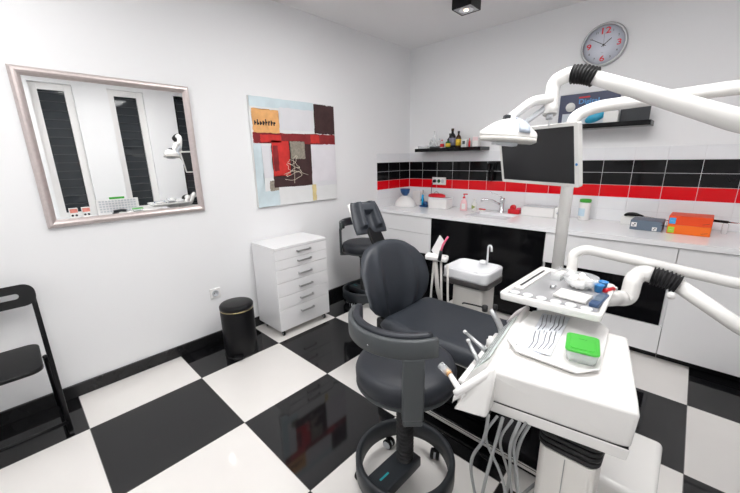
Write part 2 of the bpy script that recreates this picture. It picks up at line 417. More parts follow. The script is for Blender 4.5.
# drawer cabinet on castors
t = thing('drawer_cabinet', 'white chest of six drawers on castors standing below the abstract painting', 'cabinet', (.19, -1.905, 0))
x0, x1, y0, y1 = .022, .36, -2.155, -1.655
bm = BM(); add_box(bm, (x0, y0, .055), (x1-.02, y1, .725)); W('body', bm, 'whitelac', t)
bm = BM(); add_box(bm, (x0, y0-.003, .726), (x1+.003, y1+.003, .746), .002); W('top', bm, 'whitelac', t)
zs = [.725, .645, .565, .460, .345, .238, .055]; hz = [.690, .610, .505, .395, .292, .178]
for i in range(6):
    bm = BM(); add_box(bm, (x1-.0195, y0, zs[i+1]+.0015), (x1, y1, zs[i]-.0015), .0015); d = W('drawer', bm, 'whitelac', t)
    bm = BM(); yc = -1.893; hh = hz[i]
    add_box(bm, (x1+.018, yc-.065, hh-.007), (x1+.024, yc+.065, hh+.007), .002)
    add_box(bm, (x1-.0005, yc-.065, hh-.007), (x1+.020, yc-.059, hh+.007), .001); add_box(bm, (x1-.0005, yc+.059, hh-.007), (x1+.020, yc+.065, hh+.007), .001)
    W('handle', bm, 'brushed', d)
for cx, cy in ((x1-.04, y0+.04), (x1-.04, y1-.04), (x0+.04, y0+.04), (x0+.04, y1-.04)):
    bm = BM(); add_lathe(bm, [(0, -.007), (.018, -.007), (.020, -.004), (.020, .004), (.018, .007), (0, .007)], seg=20, mtx=Matrix.Translation((cx+.008, cy, .0205)) @ Matrix.Rotation(PI/2, 4, 'X'))
    add_box(bm, (cx-.012, cy-.010, .034), (cx+.018, cy+.010, .0548), .003); c = W('castor', bm, 'blackplast', t)
    bm = BM(); add_lathe(bm, [(0, -.009), (.007, -.009), (.007, .009), (0, .009)], seg=14, mtx=Matrix.Translation((cx+.008, cy, .0205)) @ Matrix.Rotation(PI/2, 4, 'X')); W('hub', bm, 'chrome', c)

# pedal bin
bx, by, br = .285, -2.455, .115
t = thing('pedal_bin', 'round black pedal bin on the floor beside the white drawer chest', 'bin', (bx, by, 0), R(-35))
bm = BM(); add_lathe(bm, [(0, .004), (br-.004, .004), (br-.002, .012), (br, .03), (br, .350), (br-.002, .353), (0, .353)], seg=48); obj('body', bm, 'blackplast', t)
bm = BM(); add_lathe(bm, [(br-.02, .3535), (br+.001, .3535), (br+.001, .3595), (br-.02, .3595)], seg=48); obj('rim_band', bm, 'gold', t)
bm = BM(); add_lathe(bm, [(0, .360), (br+.001, .360), (br+.002, .380), (br-.006, .391), (br-.03, .396), (0, .399)], seg=48); obj('lid', bm, 'blackplast', t)
bm = BM(); add_box(bm, (br-.01, -.032, .014), (br+.038, .032, .032), .005); obj('pedal', bm, 'blackplast', t)
bm = BM(); add_lathe(bm, [(br-.03, 0), (br+.002, 0), (br+.002, .0038), (br-.03, .0038)], seg=48); obj('base_ring', bm, 'rubber', t)

# folding chair at the far left
t = thing('folding_chair', 'black folding chair with a slotted backrest against the left wall', 'chair', (.22, -3.66, 0))
yA, yB = -3.452, -3.872
def tubeW(name, pts, r, m, rad=.0, **k):
    bm = BM(); add_tube(bm, pts, r, rad=rad, **k); return W(name, bm, m, t)
for y in (yA, yB):
    tubeW('frame_tube', [(.075, y, .735), (.100, y, .66), (.36, y, .012)], .011, 'blackplast', flat=.8)
    yi = y-.018 if y == yA else y+.018
    tubeW('rear_leg', [(.30, yi, .440), (.24, yi, .42), (.045, yi, .012)], .010, 'blackplast', flat=.8)
for x, z in ((.345, .06),): tubeW('stretcher', [(x, yA if x > .2 else yA-.018, z), (x, yB if x > .2 else yB+.018, z)], .009, 'blackplast')
# backrest with slot: frame of boxes, rounded
bm = BM(); mtx = frame_mtx((.083, (yA+yB)/2, .722), (0, 1, 0), (-.30, 0, 1))
w, h = .224, .058
outer = rrect(-w, -h, w, h, .05, 7); inner = rrect(-.16, -.014, .16, .014, .0138, 7)
t3 = bmesh.new()
for z in (-.008, .008):
    o_ = [t3.verts.new((a, b, z-.05*(a/w)**2*0)) for a, b in outer]; i_ = [t3.verts.new((a, b, z)) for a, b in inner]
    n = len(o_)
    for k in range(n): t3.faces.new((o_[k], o_[(k+1) % n], i_[(k+1) % n], i_[k]))
    if z < 0: lo, li = o_, i_
    else:
        for k in range(n): t3.faces.new((lo[k], lo[(k+1) % n], o_[(k+1) % n], o_[k])); t3.faces.new((li[k], li[(k+1) % n], i_[(k+1) % n], i_[k]))
merge(bm, t3, 0, False, mtx); W('backrest', bm, 'blackplast', t)
bm = BM(); add_prism(bm, rrect(.13, yB+.03, .485, yA-.028, .05, 6), .445, .465, .006, mtx=Matrix.Translation((0, 0, 0))); W('seat', bm, 'blackplast', t)

# ================================================================== BACK WALL: CABINETS
FY = -.60                      # cabinet front plane
def knobless(name, x0, x1, z0, z1, m, root, y=FY): 
    bm = BM(); add_box(bm, (x0+.0015, y-.019, z0+.0015), (x1-.0015, y, z1-.0015), .0015); return W(name, bm, m, root)
ctz = CT-.035
t = thing('base_cabinet', 'white two-drawer base cabinet in the corner under the worktop', 'cabinet', (.37, -.3, 0), group='base cabinets under the worktop')
bm = BM(); add_box(bm, (.012, FY+.0005, .43), (.735, -.012, ctz-.001)); W('body', bm, 'whitelam', t)
knobless('drawer', .012, .735, .635, ctz-.004, 'whitelac', t); knobless('drawer', .012, .735, .43, .635, 'whitelac', t)
bm = BM(); add_box(bm, (.020, FY+.04, 0), (.735, -.012, .429)); W('black_plinth', bm, 'blackgloss', t)
t = thing('base_cabinet', 'glossy black double-door base cabinet below the tap', 'cabinet', (1.26, -.3, 0), group='base cabinets under the worktop')
bm = BM(); add_box(bm, (.7365, FY+.0005, .06), (1.787, -.012, ctz-.001)); W('body', bm, 'blackplast', t)
knobless('door', .7365, 1.262, .06, ctz-.004, 'blackgloss', t); knobless('door', 1.262, 1.787, .06, ctz-.004, 'blackgloss', t)
bm = BM(); add_box(bm, (.7365, FY+.05, 0), (1.787, -.012, .059)); W('plinth', bm, 'blackplast', t)
t = thing('base_cabinet', 'white base cabinet with a black appliance niche behind the monitor pole', 'cabinet', (2.18, -.3, 0), group='base cabinets under the worktop')
bm = BM(); add_box(bm, (1.7885, FY+.30, .06), (2.568, -.012, ctz-.001)); add_box(bm, (1.7885, FY+.0005, .06), (1.806, FY+.30, ctz-.001)); add_box(bm, (2.550, FY+.0005, .06), (2.568, FY+.30, ctz-.001))
add_box(bm, (1.806, FY+.0005, .565), (2.55, FY+.30, ctz-.001)); add_box(bm, (1.806, FY+.0005, .06), (2.55, FY+.30, .262)); W('body', bm, 'whitelam', t)
knobless('drawer', 1.7885, 2.568, .565, ctz-.004, 'whitelac', t); knobless('drawer', 1.7885, 2.568, .06, .262, 'whitelac', t)
bm = BM(); add_box(bm, (1.807, FY-.012, .264), (2.549, FY+.02, .563), .002); W('black_glass_panel', bm, 'blackgloss', t)
bm = BM(); add_box(bm, (1.7885, FY+.05, 0), (2.568, -.012, .059)); W('plinth', bm, 'blackplast', t)
t = thing('base_cabinet', 'white full-height door base cabinet at the right end of the worktop', 'cabinet', (3.08, -.3, 0), group='base cabinets under the worktop')
bm = BM(); add_box(bm, (2.5695, FY+.0005, .06), (RX-.002, -.012, ctz-.001)); W('body', bm, 'whitelam', t)
knobless('door', 2.5695, 3.10, .06, ctz-.004, 'whitelac', t); knobless('door', 3.10, RX-.002, .06, ctz-.004, 'whitelac', t)
bm = BM(); add_box(bm, (2.5695, FY+.05, 0), (RX-.002, -.012, .059)); W('plinth', bm, 'blackplast', t)
# worktop with sink cut-out
t = thing('worktop', 'long white worktop with an inset sink running along the tiled wall', 'worktop', (1.8, -.32, ctz))
sx0, sx1, sy0, sy1 = 1.02, 1.42, -.50, -.16
bm = BM(); YF = -.632
add_box(bm, (.0005, YF, ctz), (sx0, -.0005, CT-.0005)); add_box(bm, (sx1, YF, ctz), (RX-.001, -.0005, CT-.0005)); add_box(bm, (sx0, YF, ctz), (sx1, sy0, CT-.0005)); add_box(bm, (sx0, sy1, ctz), (sx1, -.0005, CT-.0005))
W('slab', bm, 'counter', t)
bm = BM()
for a, b in (((sx0, sy0, .8115), (sx0+.004, sy1, CT-.002)), ((sx1-.004, sy0, .8115), (sx1, sy1, CT-.002)), ((sx0, sy0, .8115), (sx1, sy0+.004, CT-.002)), ((sx0, sy1-.004, .8115), (sx1, sy1, CT-.002)), ((sx0, sy0, .812), (sx1, sy1, .816))): add_box(bm, a, b)
W('sink_bowl', bm, 'ceramic', t)

# mixer tap
tx, ty = 1.225, -.115
t = thing('mixer_tap', 'chrome lever mixer tap on the worktop behind the sink', 'tap', (tx, ty, CT))
bm = BM(); add_lathe(bm, [(.028, 0), (.028, .006), (.023, .010), (.023, .10), (.025, .13), (.022, .142), (0, .145)], seg=24); obj('body', bm, 'chrome', t)
bm = BM(); add_tube(bm, [(0, 0, .07), (-.09, -.06, .125), (-.16, -.10, .130), (-.168, -.106, .105)], .011, seg=12, rad=.03); obj('spout', bm, 'chrome', t)
bm = BM(); add_tube(bm, [(0, 0, .146), (-.03, -.01, .165), (-.10, -.04, .192), (-.115, -.045, .205)], .007, seg=10, rad=.01, flat=.7); obj('lever', bm, 'chrome', t)

# red clip block
t = thing('red_dispenser', 'small red plastic tape dispenser beside the chrome tap', 'dispenser', (1.35, -.115, CT))
bm = BM(); add_box(bm, (-.055, -.03, 0), (.055, .03, .045), .008); obj('base', bm, 'red', t)
bm = BM(); add_lathe(bm, [(.012, -.012), (.026, -.012), (.026, .012), (.012, .012)], seg=20, mtx=Matrix.Translation((-.015, 0, .060)) @ Matrix.Rotation(PI/2, 4, 'X')); obj('roll', bm, 'red', t)
bm = BM(); add_box(bm, (.025, -.02, .0405), (.055, .02, .062), .006); obj('cutter', bm, 'pink', t)
# white glove dispenser / towel box behind the pole
t = thing('towel_dispenser', 'wide low white towel box against tiles right of the tap', 'box', (1.60, -.09, CT))
bm = BM(); add_box(bm, (-.17, -.07, 0), (.11, .07, .082), .006); obj('body', bm, 'whiteplast', t)
bm = BM(); add_box(bm, (-.16, -.055, .0825), (.10, .055, .092), .004); obj('lid', bm, 'lightgrey', t)
t = thing('glove_box', 'small white carton on the worktop just left of the monitor pole', 'box', (1.765, -.13, CT))
bm = BM(); add_box(bm, (-.045, -.055, 0), (.045, .055, .095), .003); obj('carton', bm, 'paper', t)
bm = BM(); add_lathe(bm, [(0, 0), (.025, 0), (.025, .001), (0, .001)], seg=20, sx=1.2, sy=.6, mtx=Matrix.Translation((0, -.0555, .05)) @ Matrix.Rotation(PI/2, 4, 'X')); obj('opening', bm, 'lightgrey', t)

# wipes canister with green lid
t = thing('wipes_canister', 'white wipes canister with a green lid on the worktop right of the pole', 'canister', (1.925, -.085, CT))
bm = BM(); add_lathe(bm, [(0, 0), (.040, 0), (.042, .004), (.042, .145), (.038, .150), (0, .150)], seg=32); obj('body', bm, 'whiteplast', t)
bm = BM(); add_lathe(bm, [(0, .1505), (.043, .1505), (.044, .170), (.038, .176), (0, .177)], seg=32); obj('lid', bm, 'green', t)
bm = BM()
for a0 in range(-70, 30, 10):
    add_box(bm, (-.004, -.0431, .035), (.004, -.0422, .10), mtx=Matrix.Rotation(R(a0-10), 4, 'Z'))
obj('printed_label', bm, mat('pale_blue_label', (.55,.70,.80), .4, var=.05), t)
bm = BM(); add_text(bm, '—', .022, Matrix.Rotation(R(-28), 4, 'Z') @ frame_mtx((0, -.0437, .025), (1, 0, 0), (0, 0, 1)), ext=.0003); obj('lettering', bm, 'ink', t)

# grey card index, orange boxes, handpieces on the worktop
t = thing('handpiece', 'slim handpiece with a black curved end lying behind the grey box', 'handpiece', (2.275, -.07, CT))
bm = BM(); add_tube(bm, [(-.07, 0, .062), (-.05, 0, .074), (.0, -.005, .078), (.05, -.015, .070)], lambda s: .006+.010*math.sin(PI*min(1, s*1.0+.1)), seg=14, rad=.03); obj('grip', bm, 'blackplast', t)
bm = BM(); add_tube(bm, [(.05, -.015, .070), (.17, -.02, .054), (.25, -.02, .048)], .004, seg=10); obj('rod', bm, 'chrome', t)
bm = BM(); add_box(bm, (-.085, -.05, 0), (.015, .03, .058), .004); obj('white_box_rest', bm, 'paper', t)
bm = BM(); add_box(bm, (.19, -.035, 0), (.215, -.005, .044), .003); obj('cradle', bm, 'clear', t)
t = thing('card_box', 'dark slate grey box with two pale stickers left of orange boxes', 'box', (2.402, -.235, CT), R(-2))
bm = BM(); add_box(bm, (-.125, -.09, 0), (.058, .09, .072), .004); obj('carton', bm, 'slate', t)
bm = BM(); add_box(bm, (-.118, -.0912, .022), (-.085, -.0902, .054)); add_box(bm, (.005, -.0912, .004), (.032, -.0902, .030)); obj('sticker', bm, 'paper', t)
bm = BM()
for (a, b, s) in ((-.101, .038, .009), (.018, .017, .007)):
    add_box(bm, (a-s, -.0917, b-s), (a+s*.2, -.0913, b-s*.2)); add_box(bm, (a, -.0917, b+.001), (a+s, -.0913, b+s))
add_box(bm, (.05, -.0915, .045), (.09, -.0905, .050)); obj('print', bm, 'ink', t)
def orange_box(z, m, lab, label):
    t = thing('orange_box', label, 'box', (2.592, -.235, z), R(-2), group='orange supply boxes')
    bm = BM(); add_box(bm, (-.105, -.10, 0), (.115, .10, .062), .003); obj('carton', bm, m, t)
    bm = BM(); add_box(bm, (-.100, -.1012, .006), (-.066, -.1002, .047)); obj('corner_label', bm, lab, t)
    bm = BM(); add_text(bm, '—', .018, frame_mtx((-.083, -.1014, .026), (1, 0, 0), (0, 0, 1)), ext=.0003); obj('label_mark', bm, 'paper', t)
    bm = BM(); add_text(bm, '—', .028, frame_mtx((.085, -.1008, .02), (1, 0, .25), (0, 0, 1)), ext=.0003, sx=1.2); obj('lettering', bm, 'ink', t)
orange_box(CT, 'orange', 'lime', 'orange box with a lime green corner label, lower of the two stacked')
orange_box(CT+.0625, 'redorange', 'lblue', 'red-orange box with a blue corner label lying on the orange one')
t = thing('handpiece', 'straight handpiece with a black collar right of the orange boxes', 'handpiece', (2.83, -.13, CT+0))
bm = BM(); add_tube(bm, [(-.13, 0, .084), (-.045, 0, .080)], .009, seg=14); obj('collar', bm, 'blackplast', t)
bm = BM(); add_tube(bm, [(-.045, 0, .080), (.15, .0, .072)], .005, seg=12); obj('rod', bm, 'chrome', t)
bm = BM(); add_box(bm, (-.07, -.02, 0), (-.04, .02, .071), .003); obj('rest', bm, 'clear', t)

# left counter clutter
t = thing('mixing_machine', 'white mixing machine with a blue bowl in the worktop corner', 'machine', (.175, -.31, CT), R(20))
bm = BM(); add_lathe(bm, [(0, 0), (.112, 0), (.118, .014), (.100, .06), (.060, .100), (.032, .122), (0, .123)], seg=36, sx=1.1, sy=.75); obj('body', bm, 'whiteplast', t)
bm = BM(); add_lathe(bm, [(0, .1235), (.026, .1235), (.048, .155), (.056, .195), (.056, .200), (0, .198)], seg=30); obj('bowl', bm, 'navy', t)
bm = BM(); add_lathe(bm, [(0, 0), (.006, 0), (.006, .004), (0, .004)], seg=10, mtx=Matrix.Translation((.02, -.062, .045)) @ Matrix.Rotation(R(60), 4, 'X')); obj('button', bm, 'orange', t)
t = thing('white_power_unit', 'small white box with a black cable behind the blue bowl', 'box', (.215, -.11, CT))
bm = BM(); add_box(bm, (-.05, -.045, 0), (.055, .045, .16), .012, 3); obj('body', bm, 'whiteplast', t)
bm = BM(); add_tube(bm, [(.056, -.02, .05), (.085, -.03, .12), (.115, -.045, .06), (.120, -.050, .006)], .004, rad=.05, seg=8); obj('cable', bm, 'rubber', t)
t = thing('curing_light', 'bright blue curing light standing in its charging base', 'curing light', (.375, -.225, CT))
bm = BM(); add_box(bm, (-.040, -.03, 0), (.050, .03, .018), .006); add_lathe(bm, [(0, .018), (.026, .018), (.028, .045), (.022, .062), (0, .066)], c=(.022, 0, 0), seg=24); obj('charging_base', bm, 'navy', t)
bm = BM(); add_tube(bm, [(-.018, 0, .0185), (-.018, 0, .10), (-.014, 0, .135)], .012, seg=14); obj('grip', bm, mat('cyan_plastic', (.01,.42,.80), .3, var=.05), t)
bm = BM(); add_tube(bm, [(-.014, 0, .135), (-.012, 0, .16), (-.012, 0, .19)], .004, seg=10); obj('light_guide', bm, 'ink', t)
t = thing('storage_box', 'white lidded box below the double socket with a red item on top', 'box', (.575, -.20, CT))
bm = BM(); add_box(bm, (-.115, -.065, 0), (.115, .065, .10), .008, 3); obj('body', bm, 'whiteplast', t)
bm = BM(); add_box(bm, (-.12, -.07, .1005), (.12, .07, .118), .006, 3); obj('lid', bm, 'ceramic', t)
t = thing('red_case', 'red clamshell case lying on top of the white lidded box', 'case', (.525, -.195, CT+.1182), R(0))
bm = BM(); add_lathe(bm, [(0, 0), (.072, 0), (.076, .010), (.070, .024), (.045, .036), (0, .038)], seg=32, sx=1.4, sy=.8); obj('shell', bm, 'red', t)
bm = BM(); add_tube(bm, [(-.05, .02, .030), (-.03, .02, .055), (.0, .02, .050), (.01, .02, .036)], .003, seg=8, rad=.02); obj('handle', bm, 'ink', t)
t = thing('double_socket', 'white double power socket on the red tiles with plug', 'socket', (.434, -.0087, 1.122))
bm = BM(); add_box(bm, (-.09, -.010, -.042), (.09, 0, .042), .004); obj('plate', bm, 'whiteplast', t)
for sx in (-.048, 0.0, .048):
    bm = BM(); add_lathe(bm, [(0, .0102), (.016, .0102), (.019, .0125), (.021, .0102), (.021, .009), (0, .009)], seg=24, mtx=Matrix.Translation((sx, 0, 0)) @ Matrix.Rotation(PI/2, 4, 'X')); obj('socket_ring', bm, 'lightgrey' if sx else 'dgreen', t)
t = thing('power_plug', 'black plug with a cord in the left opening of the double socket', 'plug', (.386, -.0215, 1.122))
bm = BM(); add_lathe(bm, [(0, .0), (.018, .0), (.018, .022), (.012, .036), (0, .038)], seg=20, mtx=Matrix.Rotation(PI/2, 4, 'X')); obj('body', bm, 'rubber', t)
bm = BM(); add_tube(bm, [(0, -.036, 0), (0, -.055, -.03), (-.01, -.06, -.11), (-.02, -.04, -.16), (-.04, -.03, -.272)], .0035, rad=.03, seg=8); obj('cord', bm, 'rubber', t)
# soap bottles
t = thing('soap_pump', 'pink liquid soap bottle with a pink pump on the worktop', 'bottle', (.865, -.215, CT), R(200))
bm = BM(); add_lathe(bm, [(0, 0), (.033, 0), (.036, .006), (.034, .06), (.026, .10), (.013, .118), (.012, .126), (0, .127)], seg=28, sx=1.05, sy=.7); obj('bottle', bm, mat('pale_pink_soap', (.85,.55,.58), .15, var=.05), t)
bm = BM(); add_lathe(bm, [(0, .127), (.013, .127), (.013, .143), (.005, .145), (.005, .165), (0, .166)], seg=18); add_box(bm, (-.035, -.007, .163), (.010, .007, .175), .004); obj('pump', bm, 'red', t)
bm = BM(); add_box(bm, (-.018, .0245, .02), (.018, .0262, .075), .0005); obj('label_sticker', bm, 'paper', t)
t = thing('spray_bottle', 'clear flacon with a leafy label right of the pink pump', 'bottle', (.955, -.16, CT), R(190))
bm = BM(); add_lathe(bm, [(0, 0), (.028, 0), (.030, .006), (.029, .075), (.012, .098), (.010, .108), (0, .109)], seg=28); obj('bottle', bm, mat('cloudy_flacon', (.72,.73,.70), .12, var=.08), t)
bm = BM(); add_lathe(bm, [(0, .109), (.012, .109), (.012, .128), (0, .130)], seg=18); obj('cap', bm, 'whiteplast', t)
bm = BM()
for k, a in enumerate((60, 78, 95, 112)): add_box(bm, (.0292, -.005, .018+.006*k), (.0305, .005, .060-.004*k), mtx=Matrix.Rotation(R(a), 4, 'Z'))
obj('leaf_print', bm, mat('olive_print', (.25,.30,.08), .4, var=.4, vscale=60), t)
t = thing('red_brush', 'small red nail brush beside the flacon on the worktop', 'brush', (1.03, -.13, CT), R(-15))
bm = BM(); add_box(bm, (-.035, -.014, .012), (.035, .014, .024), .005); obj('handle', bm, 'red', t)
bm = BM(); add_box(bm, (-.030, -.010, 0), (.030, .010, .0118), .001); obj('bristles', bm, 'cream', t)
# black thing hanging on the tiles
t = thing('wall_holder', 'black instrument holder with two grips hanging on the black tiles', 'holder', (1.052, -.0087, 1.24))
bm = BM(); add_box(bm, (-.040, -.02, .02), (.040, 0, .085), .006); obj('bracket', bm, 'blackplast', t)
for sx in (-.020, .018):
    bm = BM(); add_tube(bm, [(sx, -.035, .078), (sx, -.038, 0), (sx*.8, -.034, -.095)], lambda s: .016-.004*s, seg=14); obj('grip', bm, 'blackgloss', t)
bm = BM(); add_box(bm, (-.034, -.056, .000), (-.014, -.0545, .004)); obj('bright_band', bm, 'chrome', t)

# ------------------------------------------------------------------ shelves
def shelf(x0, x1, z, label):
    t = thing('wall_shelf', label, 'shelf', ((x0+x1)/2, 0, z), group='black floating shelves')
    bm = BM(); add_box(bm, (x0, -.20, z-.036), (x1, -.0005, z), .0015); W('board', bm, 'blackgloss', t)
    for xa in (x1+.0003, x0-.0043):
        bm = BM(); add_box(bm, (xa, -.199, z-.035), (xa+.004, -.001, z-.001)); W('end_cap', bm, 'greyplast', t)
    return t
S1 = 1.482; shelf(.225, 1.000, S1, 'black floating shelf on the back wall carrying bottles')
S2 = 1.622; shelf(1.60, 2.276, S2, 'black floating shelf on the back wall carrying a poster')
def bottle(x, y, z, h, r, m, capm, label, labm=None, grp='bottles on the shelf'):
    t = thing('bottle', label, 'bottle', (x, y, z), group=grp)
    bm = BM(); add_lathe(bm, [(0, 0), (r*.95, 0), (r, .004), (r, h*.58), (r*.7, h*.70), (r*.36, h*.76), (r*.34, h*.86), (0, h*.865)], seg=24); obj('body', bm, m, t)
    bm = BM(); add_lathe(bm, [(0, h*.865), (r*.42, h*.865), (r*.42, h*.99), (0, h)], seg=18); obj('cap', bm, capm, t)
    if labm:
        bm = BM(); add_lathe(bm, [(r*1.005, h*.12), (r*1.02, h*.12), (r*1.02, h*.5), (r*1.005, h*.5)], seg=24); obj('label_band', bm, labm, t)
ys_ = -.11
bottle(.640, ys_, S1, .195, .036, 'blackglass', 'brownglass', 'tallest dark bottle with a grey label on the bottle shelf', mat('greyviolet_label', (.22,.22,.30), .4, var=.3, vscale=50))
bottle(.583, ys_+.05, S1, .150, .028, 'blackglass', 'blackplast', 'shorter black bottle behind and left of the tallest one')
bottle(.628, ys_-.065, S1, .085, .026, 'dgreen', 'blackplast', 'small dark green bottle in front of the tallest bottle', 'amber')
bottle(.712, ys_, S1, .165, .028, 'brownglass', 'blackplast', 'brown bottle with a yellow label right of the tallest', 'amber')
bottle(.535, ys_-.03, S1, .085, .022, 'paper', 'red', 'little white bottle with a red cap left of the dark bottles', 'red')
t = thing('carton', 'white carton with a grey square on the right half of bottle shelf', 'box', (.790, ys_, S1))
bm = BM(); add_box(bm, (-.03, -.03, 0), (.03, .03, .080), .002); obj('carton_body', bm, 'paper', t)
bm = BM(); add_box(bm, (-.016, -.0312, .03), (.014, -.0302, .062)); obj('print', bm, 'greyplast', t)
bottle(.858, ys_-.04, S1, .085, .010, 'red', 'red', 'thin red tube standing near the right end of bottle shelf')
t = thing('carton', 'pale carton with pink print at the right end of bottle shelf', 'box', (.915, ys_, S1))
bm = BM(); add_box(bm, (-.032, -.03, 0), (.032, .03, .10), .002); obj('carton_body', bm, 'paper', t)
bm = BM(); add_box(bm, (-.028, -.0312, .060), (.028, -.0302, .094)); obj('print', bm, mat('faint_pink', (.80,.62,.62), .5, var=.05), t)
# glass ornaments on the left half
t = thing('glass_tray', 'low clear glass tray holding small tubes on bottle shelf', 'tray', (.305, ys_, S1))
bm = BM(); add_box(bm, (-.070, -.05, 0), (.070, .05, .006), .001)
for a, b in (((-.070, -.05), (.070, -.047)), ((-.070, .047), (.070, .05)), ((-.070, -.047), (-.067, .047)), ((.067, -.047), (.070, .047))): add_box(bm, (*a, .0055), (*b, .03))
obj('bowl', bm, 'clear', t)
for k in range(4):
    bm = BM(); add_tube(bm, [(-.05+.033*k, -.035, .012), (-.05+.033*k, .035, .012)], .005, seg=10); obj('tube', bm, 'lightgrey', t)
bottle(.395, ys_+.04, S1, .185, .014, 'clear', 'clear', 'slender clear glass bottle on the left of bottle shelf')
bottle(.330, ys_+.072, S1, .105, .020, 'clear', 'lightgrey', 'clear squat bottle at the back left of bottle shelf')
bottle(.445, ys_+.06, S1, .105, .020, 'clear', 'lightgrey', 'clear squat bottle just right of the slender glass one')
t = thing('grey_case', 'flat grey case lying left of the dark bottles', 'case', (.445, ys_-.03, S1))
bm = BM(); add_box(bm, (-.05, -.03, 0), (.05, .03, .018), .004); obj('case_body', bm, 'greyplast', t)
bm = BM(); add_box(bm, (-.048, -.028, .0182), (.048, .028, .024), .003); obj('case_lid', bm, 'lightgrey', t)

# poster on right shelf
px0, px1, pz0, pz1 = 1.630, 2.055, S2, S2+.250
t = thing('poster_board', 'dark blue poster with a round white badge standing on the right shelf', 'poster', (1.85, -.06, S2))
bm = BM(); add_box(bm, (px0, -.062, pz0), (px1, -.050, pz1), .001); W('board', bm, mat('poster_navy', (.045,.055,.11), .3, var=.25, vscale=6), t)
bm = BM(); add_lathe(bm, [(0, 0), (.036, 0), (.036, .001), (0, .001)], seg=32, mtx=Matrix.Translation((px0+.085, -.0622, pz0+.150)) @ Matrix.Rotation(PI/2, 4, 'X')); W('badge', bm, 'paper', t)
bm = BM(); add_lathe(bm, [(0, 0), (.013, 0), (.013, .001), (0, .001)], seg=24, mtx=Matrix.Translation((px1-.06, -.0622, pz0+.165)) @ Matrix.Rotation(PI/2, 4, 'X')); W('small_badge', bm, 'paper', t)
bm = BM(); add_box(bm, (px0+.030, -.0632, pz0+.010), (px1-.005, -.0622, pz0+.100)); W('photo_panel', bm, mat('poster_pale', (.60,.66,.72), .4, var=.12, vscale=14), t)
bm = BM(); add_lathe(bm, [(0, 0), (.05, 0), (.05, .001), (0, .001)], seg=32, sx=1.5, sy=.7, mtx=Matrix.Translation((px1-.15, -.0634, pz0+.055)) @ Matrix.Rotation(PI/2, 4, 'X') @ Matrix.Rotation(.4, 4, 'Z')); W('blue_shape', bm, mat('poster_cyan', (.05,.42,.65), .4, var=.35, vscale=30), t)
bm = BM(); add_text(bm, 'Digital', .050, frame_mtx((px0+.215, -.0630, pz0+.185), (1, 0, 0), (0, 0, 1)), bold=.001, sx=1.15); W('heading', bm, mat('poster_blue_text', (.10,.32,.66), .4, var=.1), t)
bm = BM(); add_text(bm, '———', .030, frame_mtx((px0+.215, -.0630, pz0+.145), (1, 0, 0), (0, 0, 1)), sx=1.2); W('subheading', bm, 'paper', t)
for a_, b_ in (((px0+.14, -.0632, pz0+.213), (px0+.22, -.0624, pz0+.224)), ((px0+.01, -.0632, pz0+.006), (px0+.06, -.0640, pz0+.028))):
    bm = BM(); add_box(bm, a_, b_); W('red_print', bm, 'red', t)
t = thing('black_folder', 'black folder standing at the right end of the poster shelf', 'folder', (2.18, -.09, S2))
bm = BM(); add_box(bm, (2.075, -.10, S2), (2.255, -.075, S2+.115), .003); W('cover', bm, 'darkplast', t)
bm = BM(); add_box(bm, (2.078, -.0745, S2+.002), (2.250, -.060, S2+.112)); W('pages', bm, 'paper', t)
t = thing('white_binder', 'white sheet holder between the poster and the black folder', 'binder', (2.07, -.13, S2))
bm = BM(); add_box(bm, (1.975, -.145, S2), (2.07, -.115, S2+.085), .003); W('cover', bm, 'paper', t)
bm = BM(); add_box(bm, (1.98, -.1145, S2+.003), (2.065, -.105, S2+.08)); W('pages', bm, 'lightgrey', t)

# ------------------------------------------------------------------ wall clock
cx, cz, cr = 1.884, 2.216, .155
t = thing('wall_clock', 'round silver-rimmed wall clock with red numerals on the back wall', 'clock', (cx, 0, cz))
rotx = Matrix.Rotation(PI/2, 4, 'X')
bm = BM(); add_lathe(bm, [(cr-.020, .001), (cr, .001), (cr+.001, .018), (cr-.004, .030), (cr-.012, .033), (cr-.020, .026)], seg=64, mtx=rotx); bm2 = bm
t_ = bmesh.new(); bm.free(); bm = BM()
prof = [(cr-.020, .002), (cr, .002), (cr+.001, .018), (cr-.004, .030), (cr-.012, .033), (cr-.018, .026)]
t4 = bmesh.new(); seg = 64; rg = [[t4.verts.new((r_*math.cos(2*PI*k/seg), r_*math.sin(2*PI*k/seg), z)) for k in range(seg)] for r_, z in prof]
for i in range(len(prof)):
    A, B = rg[i], rg[(i+1) % len(prof)]
    for k in range(seg): t4.faces.new((A[k], A[(k+1) % seg], B[(k+1) % seg], B[k]))
t_.free(); merge(bm, t4, 0, True, rotx); obj('rim', bm, 'silver', t)
bm = BM(); add_lathe(bm, [(0, .003), (cr-.019, .003), (cr-.019, .014), (0, .014)], seg=64, mtx=rotx); obj('dial', bm, 'clockface', t)
bm = BM(); FR = lambda x, z, d=.0145: frame_mtx((x, -d, z), (1, 0, 0), (0, 0, 1))
for s, a, sz in (('12', 90, .062), ('3', 0, .056), ('6', 270, .056), ('9', 180, .056)):
    add_text(bm, s, sz, FR(.100*math.cos(R(a)), .098*math.sin(R(a))), bold=.0008, sx=1.25)
obj('red_numerals', bm, 'clockred', t)
bm = BM()
for h in (1, 2, 4, 5, 7, 8, 10, 11):
    a = R(90-30*h); add_text(bm, str(h), .020, FR(.106*math.cos(a), .106*math.sin(a)), bold=.0003)
add_text(bm, '—', .016, FR(-.004, -.052))
obj('small_numerals', bm, 'greyplast', t)
def hand(name, ang, L, w, d, m):
    a = R(90-ang); bm = BM(); add_box(bm, (-.018, -w, 0), (L, w, .0012), .0004, 1, mtx=frame_mtx((0, -d, 0), (math.cos(a), 0, math.sin(a)), (-math.sin(a), 0, math.cos(a)))); obj(name, bm, m, t)
